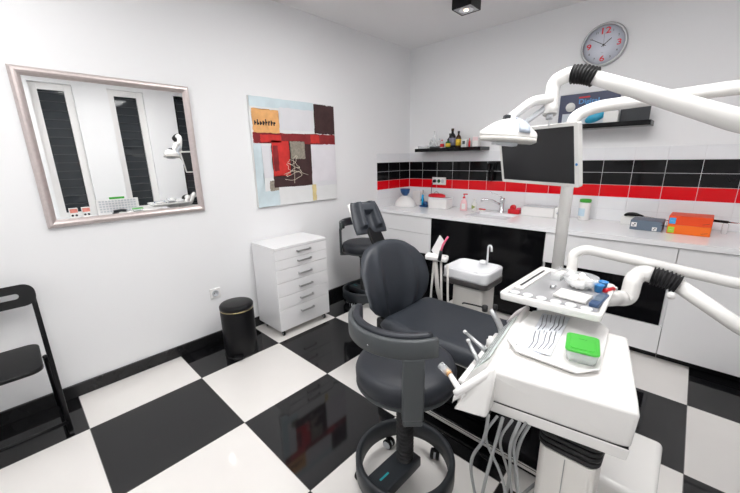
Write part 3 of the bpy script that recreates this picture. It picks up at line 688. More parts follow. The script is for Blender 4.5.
hand('hour_hand', 50, .062, .0024, .0165, 'ink'); hand('minute_hand', 302, .098, .0018, .0185, 'ink'); hand('second_hand', 358, .080, .0007, .0205, 'greyplast')
bm = BM(); add_lathe(bm, [(0, .0145), (.005, .0145), (.005, .023), (0, .0235)], seg=16, mtx=rotx); obj('hand_hub', bm, 'ink', t)

# ================================================================== DENTAL CHAIR
CY = -1.885
t = thing('dental_chair', 'charcoal upholstered dental treatment chair in the middle of the room', 'dental chair', (1.75, CY, 0))
# seat and leg rest pad
def seat_w(x):            # half width along the chair
    s = (x-1.38)/1.0
    return .262-.045*max(0, s)**1.3
def sfront(u, v):
    x = 1.865+.505*u; w = seat_w(x)
    e = (1-abs(u)**7)**.30 if abs(u) < 1 else 0
    ww = w*(.80+.20*(1-abs(u)**4))
    y = CY+ww*v
    edge = (1-abs(v)**8)*(1-abs(u)**8)
    z = .445+.060*max(0, edge)**.35
    hollow = .020*math.exp(-((x-1.58)/.16)**2)*(1-v*v) 
    raise_ = .035*math.exp(-((x-1.40)/.07)**2)*abs(v)**2+.012*math.exp(-((v*v-.8)/.12)**2)
    return (x, y, z-hollow*.8+raise_*max(0, edge))
def sback(u, v):
    x = 1.865+.500*u; ww = seat_w(x)*(.80+.20*(1-abs(u)**4))*.97
    return (x, CY+ww*v, .425)
bm = BM(); add_pad(bm, sfront, sback, 44, 26); W('seat_cushion', bm, 'leather', t)
bm = BM(); add_prism(bm, rrect(1.40, CY-.205, 2.30, CY+.205, .08, 6), .392, .4245, .008); W('seat_shell', bm, 'whiteenam', t)
# backrest: winged shield
def brs(u, v, d):
    # v -1 bottom .. 1 top ; half width varies
    vv = (v+1)/2
    pts = ((0, .115), (.10, .185), (.25, .238), (.50, .264), (.75, .262), (.90, .220), (1, .165))
    for (a, p), (b, q) in zip(pts, pts[1:]):
        if vv <= b: f = (vv-a)/(b-a); hw = p+(q-p)*f; break
    else: hw = .165
    rnd_ = (1-abs(u)**5)*(1-abs(v)**9)
    z = .400+.495*vv-.035*abs(u)**2*vv**2+.05*abs(u)**2*(1-vv)**2
    wing = .085*abs(u)**2.2*math.sin(PI*min(1, .15+vv*.8))
    bol = .028*math.exp(-((abs(u)-.50)/.13)**2)*math.sin(PI*min(1, .2+vv*.75))
    x = 1.290-.075*vv+.02*math.sin(PI*vv)+wing
    th = .044*max(0, rnd_)**.4
    if d > 0: x += th+bol*max(0, rnd_)
    else: x -= .022*max(0, rnd_)**.4
    return (x, CY+hw*u, z)
bm = BM(); add_pad(bm, lambda u, v: brs(u, v, 1), lambda u, v: brs(u, v, -1), 40, 44)
bmesh.ops.rotate(bm, cent=(1.22, CY, .6), matrix=Matrix.Rotation(R(-8), 3, 'Z'), verts=bm.verts[:]); W('backrest_cushion', bm, 'leather', t)
bm = BM(); add_box(bm, (1.185, CY-.04, .36), (1.215, CY+.06, .72), .01, mtx=None); W('back_plate', bm, 'whiteenam', t)
# headrest stem and headrest
bm = BM(); add_box(bm, (-.055, -.010, -.09), (.055, .010, .12), .004, mtx=frame_mtx((1.155, CY+.005, .885), (0, 1, 0), (.85, 0, .5)) ); W('headrest_stem', bm, 'blackplast', t)
hm = Matrix.Translation((1.072, CY, 1.018)) @ Matrix.Rotation(R(-14), 4, 'Z') @ frame_mtx((0, 0, 0), (0, 1, 0), (-.50, 0, .87))     # local x = across, y = up, z = front (towards +x)
def hfront(u, v):
    hw = .112*(.90+.10*(1-abs(v)**3))*(1+.10*-v); x = hw*u; y = .108*v
    e = max(0, (1-abs(u)**6)*(1-abs(v)**6))
    z = .008+.010*e**.4
    au = abs(u)
    leg = math.exp(-(max(0, abs(au-.46)-.10)/.13)**2)*(1 if v > -.55 else math.exp(-((v+.55)/.16)**2))
    top = math.exp(-(max(0, abs(v-.55)-.18)/.16)**2)*(1 if au < .55 else math.exp(-((au-.55)/.16)**2))
    z += .034*e**.5*max(leg, top)
    return hm @ Vector((x, y, z))
def hback(u, v):
    hw = .110*(.90+.10*(1-abs(v)**3))*(1+.10*-v); return hm @ Vector((hw*u, .106*v, -.004))
bm = BM(); add_pad(bm, hfront, hback, 56, 56); W('headrest_cushion', bm, 'leather', t)
bm = BM(); add_box(bm, (-.108, -.104, -.016), (.108, .106, -.0045), .005, mtx=hm); W('headrest_shell', bm, 'whiteenam', t)
# lift and base
bm = BM(); add_box(bm, (1.46, CY-.11, .055), (1.98, CY+.11, .391), .02); add_box(bm, (1.19, CY-.06, .26), (1.50, CY+.06, .38), .015); W('lift_column', bm, 'blackplast', t)
bm = BM(); add_box(bm, (1.45, CY-.205, .004), (2.32, CY+.15, .054), .01); W('base_plate', bm, 'blackgloss', t)
bm = BM(); add_box(bm, (1.47, CY-.2095, .026), (2.30, CY-.2055, .038)); add_box(bm, (1.47, CY-.2095, .046), (2.30, CY-.2055, .049)); W('trim_strip', bm, 'whiteenam', t)

# ================================================================== SPITTOON UNIT
t = thing('spittoon_unit', 'white cuspidor basin on a pedestal between chair and black cabinet', 'spittoon', (1.60, -1.41, 0))
bm = BM(); X0, X1, Y0, Y1 = 1.428, 1.742, -1.545, -1.270
t5 = bmesh.new(); lay = [(.000, .615, .03), (.000, .628, .045), (-.002, .672, .05), (.000, .680, .05), (.010, .683, .05), (.018, .678, .045), (.026, .645, .04), (.07, .632, .03), (.115, .628, .01)]
rings = [[t5.verts.new((a, b, z)) for a, b in rrect(X0+i, Y0+i, X1-i, Y1-i, max(.012, r_-i*.1), 6)] for i, z, r_ in lay]
for A, B in zip(rings, rings[1:]):
    for k in range(len(A)): t5.faces.new((A[k], A[(k+1) % len(A)], B[(k+1) % len(B)], B[k]))
t5.faces.new(rings[0][::-1]); t5.faces.new(rings[-1]); merge(bm, t5, 0, True); W('basin', bm, 'ceramic', t)
bm = BM(); add_prism(bm, rrect(X0-.002, Y0-.003, X1+.004, Y1+.003, .05, 6), .577, .6145, .006); W('dark_collar', bm, mat('dark_brown_collar', (.06,.055,.055), .4, var=.08), t)
bm = BM(); add_box(bm, (1.505, -1.53, .0), (1.715, -1.335, .5765), .02, 3); W('pedestal', bm, 'cream', t)
bm = BM(); add_tube(bm, [(1.632, -1.298, .676), (1.632, -1.298, .81), (1.67, -1.335, .818), (1.678, -1.345, .782)], .0065, seg=12, rad=.028); W('water_spout', bm, 'ceramic', t)
bm = BM(); add_lathe(bm, [(.026, 0), (.028, .008), (.020, .018), (0, .022)], c=(1.60, -1.295, .6785), seg=24); W('filler_cap', bm, 'ceramic', t)
bm = BM(); add_lathe(bm, [(0, 0), (.02, 0), (.022, .003), (0, .004)], c=(1.60, -1.41, .6285), seg=20); W('drain', bm, 'chrome', t)
# assistant holder arm and suction hoses
bm = BM(); add_tube(bm, [(1.52, -1.50, .40), (1.475, -1.59, .40), (1.450, -1.625, .55), (1.435, -1.64, .775)], .016, seg=14, rad=.05, flat=.8); W('holder_arm', bm, 'cream', t)
bm = BM(); hm2 = frame_mtx((1.440, -1.620, .765), (.83, .25, -.05), (-.3, .9, .1)); add_prism(bm, rrect(-.075, -.045, .070, .028, .02, 5), -.012, .012, .004, mtx=hm2); hold = W('holder_head', bm, 'whiteenam', t)
bm = BM(); add_tube(bm, [(1.492, -1.682, .770), (1.502, -1.690, .80), (1.505, -1.687, .832)], lambda s: .012-.003*s, seg=12); W('suction_handle', bm, 'darkplast', t)
bm = BM(); add_tube(bm, [(1.505, -1.687, .830), (1.510, -1.676, .870), (1.530, -1.652, .918)], .0065, seg=12, rad=.02); W('red_suction_tip', bm, 'pink', t)
bm = BM(); add_tube(bm, [(1.487, -1.605, .752), (1.487, -1.603, .775)], .006, seg=10); W('small_valve', bm, 'blackplast', t)
for a, b in (((1.470, -1.625, .75), (1.50, -1.615, .30)), ((1.505, -1.60, .72), (1.535, -1.60, .30)), ((1.425, -1.635, .75), (1.40, -1.63, .30))):
    bm = BM(); add_tube(bm, [a, ((a[0]+b[0])/2, (a[1]+b[1])/2-.01, .5), b, (1.53, -1.545, .22), (1.56, -1.525, .26)], .0075, seg=10, rad=.06); W('suction_hose', bm, 'cream', t)
bm = BM(); add_box(bm, (-.042, -.062, -.003), (.042, .062, .003), .002, mtx=frame_mtx((1.430, -1.598, .828), (.80, -.50, -.38), (.35, .1, .92))); W('white_holder_card', bm, 'whiteplast', t)

# ================================================================== DELIVERY UNIT (instrument cart)
t = thing('delivery_unit', 'white dental delivery unit with handpieces and hoses beside the chair', 'dental unit', (2.43, -2.43, 0))
UM = Matrix.Identity(4)
def hull(pts, bev, seg=4):
    t_ = bmesh.new()
    for p in pts: t_.verts.new(p)
    r_ = bmesh.ops.convex_hull(t_, input=t_.verts[:])
    bmesh.ops.delete(t_, geom=[v for v in t_.verts if not v.link_faces], context='VERTS')
    bmesh.ops.dissolve_limit(t_, angle_limit=R(2), verts=t_.verts[:], edges=t_.edges[:])
    bmesh.ops.bevel(t_, geom=t_.edges[:], offset=bev, segments=seg, profile=.5, affect='EDGES', clamp_overlap=True); return t_
FP = [(2.168, -2.130), (2.492, -2.130), (2.566, -2.535), (2.225, -2.605)]; FP2 = [(2.19, -2.14), (2.494, -2.14), (2.560, -2.530), (2.215, -2.590)]
bm = BM(); merge(bm, hull([(x, y, .80) for x, y in FP]+[(x, y, .6886) for x, y in FP2], .010, 5), 0, True, None, lambda f: f.calc_area() > .004); W('top_housing', bm, 'whiteenam', t)
bm = BM(); merge(bm, hull([(x, y, .6871) for x, y in FP2]+[(2.3565+(x-2.3565)*.98, -2.37+(y+2.37)*.98, .652) for x, y in FP2], .003), 0, True, None, lambda f: f.calc_area() > .003); W('lower_tray', bm, 'whiteenam', t)
bm = BM(); merge(bm, hull([(2.160, -2.122, .808), (2.185, -2.122, .806), (2.088, -2.092, .700), (2.098, -2.096, .668), (2.20, -2.115, .668),
    (2.226, -2.606, .808), (2.250, -2.606, .804), (2.148, -2.655, .705), (2.150, -2.672, .668), (2.245, -2.640, .666)], .008), 0, True, None, lambda f: f.calc_area() > .003); W('console', bm, 'whiteenam', t)
bm = BM(); merge(bm, hull([(2.3565+(x-2.3565)*.985, -2.37+(y+2.37)*.985, z) for x, y in FP2 for z in (.6866, .6890)], .0004, 1)); W('dark_seam', bm, 'rubber', t)
# keypad on the sloping console face
kx = (.075, 0, .105); km = frame_mtx((2.1535, -2.365, .7545), (.062, -.50, 0), kx)
bm = BM(); add_box(bm, (-.17, -.045, .002), (.17, .045, .0055), .001, mtx=km); kp = W('keypad', bm, mat('pale_green_panel', (.62,.68,.66), .35, var=.03), t)
bm = BM()
for i in range(12):
    for j in range(3): add_box(bm, (-.155+.027*i, -.034+.024*j, .0057), (-.138+.027*i, -.024+.024*j, .0066), mtx=km)
W('button_marks', bm, 'greyhose', kp)
# handles at both ends
bm = BM(); add_tube(bm, [(2.236, -2.585, .796), (2.226, -2.604, .786), (2.172, -2.654, .734), (2.158, -2.660, .718)], lambda s: .0135-.003*s, seg=16, rad=.03); W('handle', bm, 'whiteplast', t)
bm = BM(); add_tube(bm, [(2.165, -2.112, .800), (2.12, -2.090, .755), (2.088, -2.085, .700)], .010, seg=16, rad=.03); W('handle', bm, 'whiteplast', t)
bm = BM(); add_box(bm, (2.066, -2.56, .672), (2.092, -2.18, .688), .006, mtx=Matrix.Translation((2.08, -2.37, 0)) @ Matrix.Rotation(R(6), 4, 'Z') @ Matrix.Translation((-2.055, 2.37, 0))); W('handpiece_rack', bm, 'whiteplast', t)
bm = BM(); add_tube(bm, [(2.180, -2.645, .706), (2.112, -2.613, .735)], lambda s: .011-.003*s, seg=14); h1 = W('handpiece', bm, 'whiteplast', t)
bm = BM(); add_tube(bm, [(2.113, -2.613, .7345), (2.096, -2.609, .740)], .010, seg=14); W('copper_tip', bm, 'copper', h1)
bm = BM(); add_tube(bm, [(2.106, -2.611, .737), (2.072, -2.603, .745)], .0125, seg=14); W('clear_collar', bm, 'clear', h1)
for p, q in (((2.133, -2.405, .730), (2.037, -2.372, .752)), ((2.142, -2.452, .688), (2.070, -2.412, .745))):
    p, q = Vector(p), Vector(q); d_ = (q-p)
    bm = BM(); add_tube(bm, [p, p+d_*.5, q], lambda s: .0095-.004*s, seg=14); hh = W('handpiece', bm, 'silver', t)
    bm = BM(); add_tube(bm, [q-d_*.02, q+d_*.08], .0068, seg=12); W('turbine_head', bm, 'whiteplast', hh)
bm = BM(); add_lathe(bm, [(0, 0), (.015, 0), (.015, .026), (.009, .030), (.009, .040), (0, .041)], c=(2.116, -2.33, .705), seg=20); W('syringe_base', bm, 'whiteplast', t)
# grey instrument arm with black joints at the back
bm = BM(); add_tube(bm, [(2.098, -2.175, .690), (2.078, -2.166, .725), (2.045, -2.175, .778)], lambda s: .014-.002*s, seg=14, rad=.02, flat=.8); ga = W('instrument_arm', bm, 'silver', t)
bm = BM(); add_lathe(bm, [(0, -.010), (.009, -.010), (.010, 0), (.009, .012), (0, .012)], seg=16, mtx=Matrix.Translation((2.058, -2.168, .788))); W('black_joint', bm, 'rubber', ga)
bm = BM(); add_lathe(bm, [(0, -.012), (.011, -.012), (.012, 0), (.011, .012), (0, .012)], seg=16, mtx=Matrix.Translation((2.025, -2.190, .782))); W('black_joint', bm, 'rubber', ga)
bm = BM(); add_tube(bm, [(2.018, -2.192, .786), (1.985, -2.215, .795), (1.955, -2.238, .803), (1.945, -2.23, .795)], .0035, seg=8, rad=.02); W('black_lever', bm, 'rubber', ga)
# neck bellows and column
bm = BM(); n = 5
for k in range(n):
    z1 = .651-k*.0180; add_prism(bm, rrect(2.350, -2.515, 2.508, -2.355, .03, 5), z1-.0135, z1, .005)
add_prism(bm, rrect(2.362, -2.503, 2.496, -2.367, .03, 5), .561, .650); W('black_bellows', bm, 'rubber', t)
bm = BM(); add_prism(bm, rrect(2.356, -2.510, 2.502, -2.362, .02, 5), .05, .5605, .004); W('column', bm, 'cream', t)
bm = BM(); add_box(bm, (2.4265, -2.5118, .06), (2.4285, -2.5102, .552)); W('column_seam', bm, 'greyhose', t)
# base housing on the floor
bm = BM(); add_box(bm, (2.345, -2.60, .0), (2.60, -2.235, .049), .012, 3); W('foot', bm, 'cream', t)
# hoses
rnd = random.Random(11)
hs = [((2.240, -2.610), (2.215, -2.59), .30), ((2.262, -2.600), (2.30, -2.60), .27), ((2.276, -2.595), (2.240, -2.62), .32), ((2.300, -2.585), (2.335, -2.56), .25), ((2.318, -2.580), (2.29, -2.56), .30), ((2.332, -2.570), (2.326, -2.58), .28), ((2.342, -2.550), (2.338, -2.54), .33)]
for k, (a, b, zb) in enumerate(hs):
    p0 = Vector((a[0], a[1], .660)); e = Vector((2.352, -2.45, .30+.03*k % .1))
    pts = [p0, Vector((a[0]-.035*abs(math.sin(k*1.7)), a[1]-.01, .58)), Vector((b[0]-.03*math.cos(k*2.1), b[1]-.01, .45)), Vector((b[0], b[1], zb)), Vector((b[0]+.03, b[1]+.04, zb-.06)), e]
    bm = BM(); add_tube(bm, fillet(pts, .09, 8), .0042 if k % 2 else .005, seg=10); W('hose', bm, 'greyhose', t)

# white tray lying on the unit
t = thing('instrument_tray', 'white plastic tray with cut corners lying on the delivery unit', 'tray', (2.33, -2.30, .8005))
def trp(s):   # outline scaled from centre
    pts = [(2.206, -2.425), (2.200, -2.165), (2.238, -2.112), (2.400, -2.102), (2.440, -2.145), (2.462, -2.425), (2.420, -2.482), (2.255, -2.480)]
    c = Vector((2.33, -2.29)); return [tuple(c+(Vector(p)-c)*s) for p in pts]
bm = BM(); t7 = bmesh.new(); lay = [(.93, .8015), (1.0, .8125), (1.005, .8165), (.98, .8165), (.92, .8055)]
rings = [[t7.verts.new((a, b, z)) for a, b in trp(s)] for s, z in lay]
for A, B in zip(rings, rings[1:]):
    for k in range(len(A)): t7.faces.new((A[k], A[(k+1) % len(A)], B[(k+1) % len(A)], B[k]))
t7.faces.new(rings[0][::-1]); t7.faces.new(rings[-1])
bmesh.ops.bevel(t7, geom=[e for e in t7.edges if not any(len(f.verts) > 4 for f in e.link_faces)], offset=.004, segments=2, affect='EDGES', clamp_overlap=True)
merge(bm, t7, 0, True); W('tray_body', bm, 'whiteplast', t)
bm = BM(); add_lathe(bm, [(0, 0), (.004, 0), (.004, .001), (0, .001)], c=(2.238, -2.425, .8062), seg=14); W('stud', bm, 'lightgrey', t)
# sterilisation pouches with instruments
for k, (x, y, dz, lab) in enumerate(((2.272, -2.290, 0, 'clear instrument pouch, leftmost in the white tray'), (2.305, -2.280, .0036, 'clear instrument pouch overlapping the leftmost pouch in the tray'))):
    t = thing('instrument_pouch', lab, 'pouch', (x, y, .8060+dz), R(7-3*k), group='instrument pouches')
    bm = BM(); add_box(bm, (-.024, -.155, 0), (.024, .155, .0012), .0004); obj('film', bm, 'foil', t)
    for j in range(3):
        for q_ in (-1, 1):
            bm = BM(); xx = -.013+.012*j; yo = .072*q_+.01*j; add_tube(bm, [(xx, -.065+yo, .0022), (xx+.004, -.02+yo, .0022), (xx-.002, .03+yo, .0022), (xx-.004, .062+yo, .0022)], lambda s: .0010+.0011*abs(math.sin(9*s)), seg=8); obj('instrument', bm, 'steel_dark', t)
# plastic box with green lid
t = thing('lidded_container', 'clear plastic container with a bright green lid in the white tray', 'container', (2.405, -2.365, .8062), R(11))
bm = BM(); t8 = bmesh.new(); lay = [(.046, .001, .012), (.052, .034, .014), (.050, .034, .013), (.044, .003, .011)]
rings = [[t8.verts.new((a, b, z)) for a, b in rrect(-s*.80, -s*1.07, s*.80, s*1.07, r_, 5)] for s, z, r_ in lay]
for A, B in zip(rings, rings[1:]):
    for k in range(len(A)): t8.faces.new((A[k], A[(k+1) % len(A)], B[(k+1) % len(A)], B[k]))
t8.faces.new(rings[0][::-1]); t8.faces.new(rings[-1]); merge(bm, t8, 0, True); obj('clear_tub', bm, 'clear', t)
bm = BM(); add_prism(bm, rrect(-.043, -.057, .043, .057, .014, 6), .0345, .0415, .002); add_prism(bm, rrect(-.031, -.044, .031, .044, .010, 6), .0412, .0435, .0009); obj('lid', bm, 'green', t)
bm = BM(); add_text(bm, '—', .02, Matrix.Translation((.0, .02, .0437)), ext=.0002); obj('embossed_mark', bm, mat('deep_green', (.04,.30,.04), .4, var=.05), t)
bm = BM(); add_box(bm, (-.030, -.040, .0035), (.030, .040, .014), .004); obj('contents', bm, mat('pale_green_sponge', (.62,.74,.62), .8, var=.2, vscale=80), t)

# ================================================================== WATER / CONTROL BOX on the floor
t = thing('unit_base_box', 'white floor cabinet of the dental unit below and behind the delivery head', 'cabinet', (2.40, -2.06, 0))
bm = BM(); add_box(bm, (2.335, -2.225, 0), (2.645, -1.885, .30), .02, 4); W('housing', bm, 'whiteenam', t)
bm = BM(); add_box(bm, (2.6455, -2.02, .10), (2.655, -1.93, .125), .006); W('grip_slot', bm, 'blackplast', t)

# ================================================================== UNIT COLUMN (right, outside the frame, seen in the mirror)
KX, KY = 3.10, -1.33
t = thing('unit_column', 'white support column of the dental unit at the right edge of the mirror', 'column', (KX, KY, 0))
bm = BM(); add_lathe(bm, [(0, 0), (.11, 0), (.115, .02), (.10, .045), (0, .05)], seg=40); obj('floor_plate', bm, 'whiteenam', t)
bm = BM(); add_lathe(bm, [(0, .05), (.042, .05), (.042, 1.70), (.036, 1.715), (0, 1.72)], seg=32); obj('post', bm, 'whiteenam', t)
for z in (.72, .90, 1.45, 1.62):
    bm = BM(); add_lathe(bm, [(.0425, z-.035), (.062, z-.030), (.062, z+.030), (.0425, z+.035)], seg=32); obj('collar', bm, 'whiteenam', t)

def ribbed(bm, pts, r, n, mi=0):
    P = fillet(pts, .03, 5); L = [0]
    for i in range(1, len(P)): L.append(L[-1]+(P[i]-P[i-1]).length)
    m = n*6; Q = []
    for k in range(m+1):
        s = L[-1]*k/m; i = 1
        while i < len(P)-1 and L[i] < s: i += 1
        f = (s-L[i-1])/max(1e-9, L[i]-L[i-1]); Q.append(P[i-1].lerp(P[i], f))
    add_tube(bm, Q, [r+.0045*math.cos(2*PI*k/6) for k in range(m+1)], seg=20, mi=mi)

# ------------------------------------------------------------------ glass tray on the spring arm
TZ = .900
t = thing('tray_arm', 'glass-topped instrument tray carried on white arms between chair and worktop', 'tray', (2.27, -2.06, TZ-.05))
A_, B_, C_, D_ = (2.105, -2.268), (2.428, -2.250), (2.415, -1.905), (2.123, -1.838)     # near-left, near-right, far-right, far-left
def quad(s0, s1=None):
    c = Vector((2.268, -2.066)); out = []
    for p in (A_, B_, C_, D_):
        v = Vector(p)-c; out.append(tuple(c+v*(1-s0/v.length)))
    return out
def roundq(ins, r, n=5):
    q = [Vector((*p, 0)) for p in quad(ins)]; out = []
    for i in range(4):
        a, b, c = q[i-1], q[i], q[(i+1) % 4]; p = b+(a-b).normalized()*r; s = b+(c-b).normalized()*r
        for k in range(n+1):
            tt = k/n; v = p*(1-tt)**2+b*2*tt*(1-tt)+s*tt*tt; out.append((v.x, v.y))
    return out
bm = BM(); t9 = bmesh.new(); lay = [(.03, TZ-.034, .02), (.004, TZ-.026, .02), (.000, TZ-.004, .022), (.004, TZ, .022), (.020, TZ, .018), (.024, TZ-.004, .016), (.026, TZ-.012, .016)]
rings = [[t9.verts.new((a, b, z)) for a, b in roundq(i, r_)] for i, z, r_ in lay]
for A, B in zip(rings, rings[1:]):
    for k in range(len(A)): t9.faces.new((A[k], A[(k+1) % len(A)], B[(k+1) % len(A)], B[k]))
t9.faces.new(rings[0][::-1]); t9.faces.new(rings[-1]); merge(bm, t9, 0, True); W('tray_frame', bm, 'whiteenam', t)
bm = BM(); add_prism(bm, roundq(.030, .012), TZ-.0115, TZ-.0075); W('glass_plate', bm, mat('grey_mirror_glass', (.50,.50,.51), .10, metal=.35, var=.03), t)
bm = BM(); 
v0 = Vector((2.128, -2.235)); v1 = Vector((2.146, -1.885)); dd = (v1-v0)
rm = lambda o_: frame_mtx((v0.x+o_, v0.y+.060, TZ-.0074), (dd.x, dd.y, 0), (-dd.y, dd.x, 0))
add_box(bm, (0, -.020, 0), (dd.length*.83, .013, .0065), .001, mtx=rm(.012)); W('side_ledge', bm, 'whiteenam', t)
bm = BM(); add_box(bm, (.03, -.004, 0), (dd.length*.78, .004, .0015), .0005, mtx=frame_mtx((v0.x+.012, v0.y+.060, TZ-.0007), (dd.x, dd.y, 0), (-dd.y, dd.x, 0))); W('black_slot', bm, 'rubber', t)
for k in range(6):
    f = (k+.5)/6; x = 2.124+(2.400-2.124)*f; y = -2.219+.010*f
    bm = BM(); add_lathe(bm, [(.0, .0), (.0170, .0), (.0180, .004), (.0160, .006), (0, .0058)], c=(x, y, TZ-.0074), seg=24); W('white_cap', bm, 'ceramic', t)
bm = BM(); add_tube(bm, [(2.30, -2.05, TZ-.046), (2.40, -1.90, TZ-.062), (2.415, -1.822, TZ-.082), (2.450, -1.780, TZ-.088), (2.452, -1.770, TZ-.02), (2.454, -1.757, .895), (2.475, -1.740, .922), (2.512, -1.748, .916)], .0315, seg=22, rad=.03); W('elbow_arm', bm, 'whiteenam', t)
bm = BM(); ribbed(bm, [(2.508, -1.748, .916), (2.545, -1.750, .912), (2.588, -1.750, .898)], .0345, 7); W('black_bellows', bm, 'rubber', t)
bm = BM(); add_tube(bm, [(2.583, -1.750, .899), (2.80, -1.75, .765), (KX-.062, KY-.03, .715)], .027, seg=20, rad=.05); W('spring_arm', bm, 'whiteenam', t)
bm = BM(); add_lathe(bm, [(0, 0), (.014, 0), (.014, .012), (0, .012)], seg=16, mtx=frame_mtx((2.575, -1.784, .862), (1, 0, -.5), (0, 0, 1))); W('knob', bm, 'whiteplast', t)
bm = BM(); add_tube(bm, [(2.30, -1.93, TZ-.060), (2.235, -1.80, TZ-.040), (2.232, -1.775, TZ+.02), (2.225, -1.765, .955), (2.262, -1.735, .982), (2.768, -1.60, .898), (KX-.03, KY+.04, .885)], .0215, seg=20, rad=.045); W('support_arm', bm, 'whiteenam', t)
# things on the glass tray
t = thing('gauze_bowl', 'clear bowl heaped with white cotton on the glass tray', 'bowl', (2.312, -2.000, TZ-.0072))
bm = BM(); add_lathe(bm, [(.034, 0), (.056, .020), (.060, .044), (.058, .044), (.054, .021), (.032, .003), (0, .003)], seg=32); obj('bowl', bm, 'clear', t)
bm = BM(); rnd = random.Random(5)
for k in range(44):
    a = rnd.uniform(0, 2*PI); rr = rnd.uniform(0, .040); z = .014+rnd.uniform(0, .036)*(1-rr/.06)
    t10 = bmesh.new(); bmesh.ops.create_icosphere(t10, subdivisions=2, radius=rnd.uniform(.009, .013)); merge(bm, t10, 0, True, Matrix.Translation((rr*math.cos(a), rr*math.sin(a), z)))
o = obj('cotton_balls', bm, 'gauze', t); o['kind'] = 'stuff'
t = thing('cotton_roll_pack', 'white pack of cotton rolls lying in front of the gauze bowl', 'cotton', (2.318, -2.130, TZ-.0072), R(-5))
for k in range(7):
    bm = BM(); add_tube(bm, [(-.052, -.036+.012*k, .0064), (.052, -.036+.012*k, .0064)], .0059, seg=12); obj('roll', bm, 'gauze', t)
t = thing('white_tub', 'square white tub beside the gauze bowl on the glass tray', 'tub', (2.225, -1.935, TZ-.0072), R(-5))
bm = BM(); add_box(bm, (-.018, -.05, 0), (-.016, .05, .036)); add_box(bm, (.016, -.05, 0), (.018, .05, .030)); add_box(bm, (-.018, -.05, 0), (.018, -.048, .030)); add_box(bm, (-.018, .048, 0), (.018, .05, .030)); add_box(bm, (-.018, -.05, 0), (.018, .05, .002)); obj('tub_wall', bm, 'clear', t)
bm = BM(); add_box(bm, (-.014, -.046, .0025), (.014, .046, .022), .006); obj('swabs', bm, 'gauze', t)
t = thing('syringe_cap', 'tiny chrome and black suction ring on the glass tray', 'ring', (2.232, -2.085, TZ-.0072))
bm = BM(); add_tube(bm, [(0, 0, .006), (.018, .004, .010)], .006, seg=14); obj('barrel', bm, 'chrome', t)
bm = BM(); add_tube(bm, [(-.002, -.0005, .006), (0, 0, .006)], .0063, seg=14); obj('black_seal', bm, 'rubber', t)
for k, (x, y, lab) in enumerate(((2.380, -1.965, 'blue cup at the back right of the glass tray'), (2.374, -2.012, 'blue cup in front of the other blue cup on the tray'))):
    t = thing('blue_cup', lab, 'cup', (x, y, TZ-.0072), group='blue cups on the glass tray')
    bm = BM(); add_lathe(bm, [(.011, 0), (.016, .026), (.0172, .027), (.0172, .029), (.0145, .029), (.010, .002), (0, .002)], seg=24); obj('cup', bm, 'blue', t)
    bm = BM(); add_lathe(bm, [(0, .0195), (.0135, .0195), (.012, .022), (0, .023)], seg=20); obj('paste', bm, mat('sky_blue_paste', (.03,.38,.60), .3, var=.2), t)
t = thing('red_tube', 'small red and white paste tube beside the blue cups', 'tube', (2.405, -1.985, TZ-.0072), R(62))
bm = BM(); add_tube(bm, [(-.028, 0, .0088), (.020, 0, .0088)], .0082, seg=14, flat=.9); obj('tube_body', bm, 'red', t)
bm = BM(); add_tube(bm, [(.0205, 0, .0088), (.034, 0, .0088)], .0060, seg=12); obj('cap', bm, 'paper', t)
t = thing('blue_packet', 'dark blue packet at the near right corner of glass tray', 'packet', (2.395, -2.105, TZ-.0072), R(-4))
bm = BM(); add_box(bm, (-.014, -.075, 0), (.016, .052, .014), .003); obj('wrapper', bm, mat('dark_blue_packet', (.04,.08,.17), .4, var=.3, vscale=60), t)
bm = BM(); add_box(bm, (-.011, -.04, .0141), (.011, .03, .0147)); obj('printed_label', bm, 'slate', t)

# ------------------------------------------------------------------ monitor with pole and arm
t = thing('monitor', 'flat monitor with a white bezel on a white pole above worktop', 'monitor', (2.12, -1.56, 0))
TL, TR_, BR, BL = [Vector(p) for p in ((1.812, -1.664, 1.516), (2.212, -1.848, 1.514), (2.233, -1.798, 1.254), (1.834, -1.613, 1.257))]
ctr = (TL+BR)/2+Vector((-.006, -.005, 0)); mm = frame_mtx(ctr, TR_-TL, TL-BL); w, h = (TR_-TL).length/2, (TL-BL).length/2
bm = BM()
t11 = bmesh.new()
def ring3(pts, z): return [t11.verts.new((a, b, z)) for a, b in pts]
ou = rrect(-w, -h, w, h, .010, 4); inn = rrect(-w+.012, -h+.014, w-.020, h-.014, .003, 4)
a = ring3(ou, -.014); b = ring3(ou, .004); c = ring3([(x*.995, y*.99) for x, y in ou], .007); d = ring3(inn, .007); e = ring3(inn, .002)
for A, B in ((a, b), (b, c), (c, d), (d, e)):
    for k in range(len(A)): t11.faces.new((A[k], A[(k+1) % len(A)], B[(k+1) % len(A)], B[k]))
t11.faces.new(a[::-1]); t11.faces.new(e); merge(bm, t11, 0, False, mm); mb = W('bezel', bm, 'whiteenam', t)
bm = BM(); add_prism(bm, rrect(-w+.0125, -h+.0145, w-.0205, h-.0145, .003, 4), .0022, .0035, mtx=mm); W('screen', bm, 'screen', t)
bm = BM(); add_lathe(bm, [(0, .0072), (.0055, .0072), (.0055, .0085), (0, .009)], c=(w-.010, -.035, 0), seg=16, mtx=mm); W('power_button', bm, 'blue', t)
bm = BM(); add_box(bm, (-.06, -.05, -.050), (.08, .05, -.0145), .008, mtx=mm); W('mount_plate', bm, 'whiteenam', t)
bm = BM(); add_tube(bm, [(2.060, -1.660, 1.38), (2.122, -1.560, 1.36), (2.122, -1.555, .02)], .0275, seg=24, rad=.03); W('pole', bm, 'whiteenam', t)
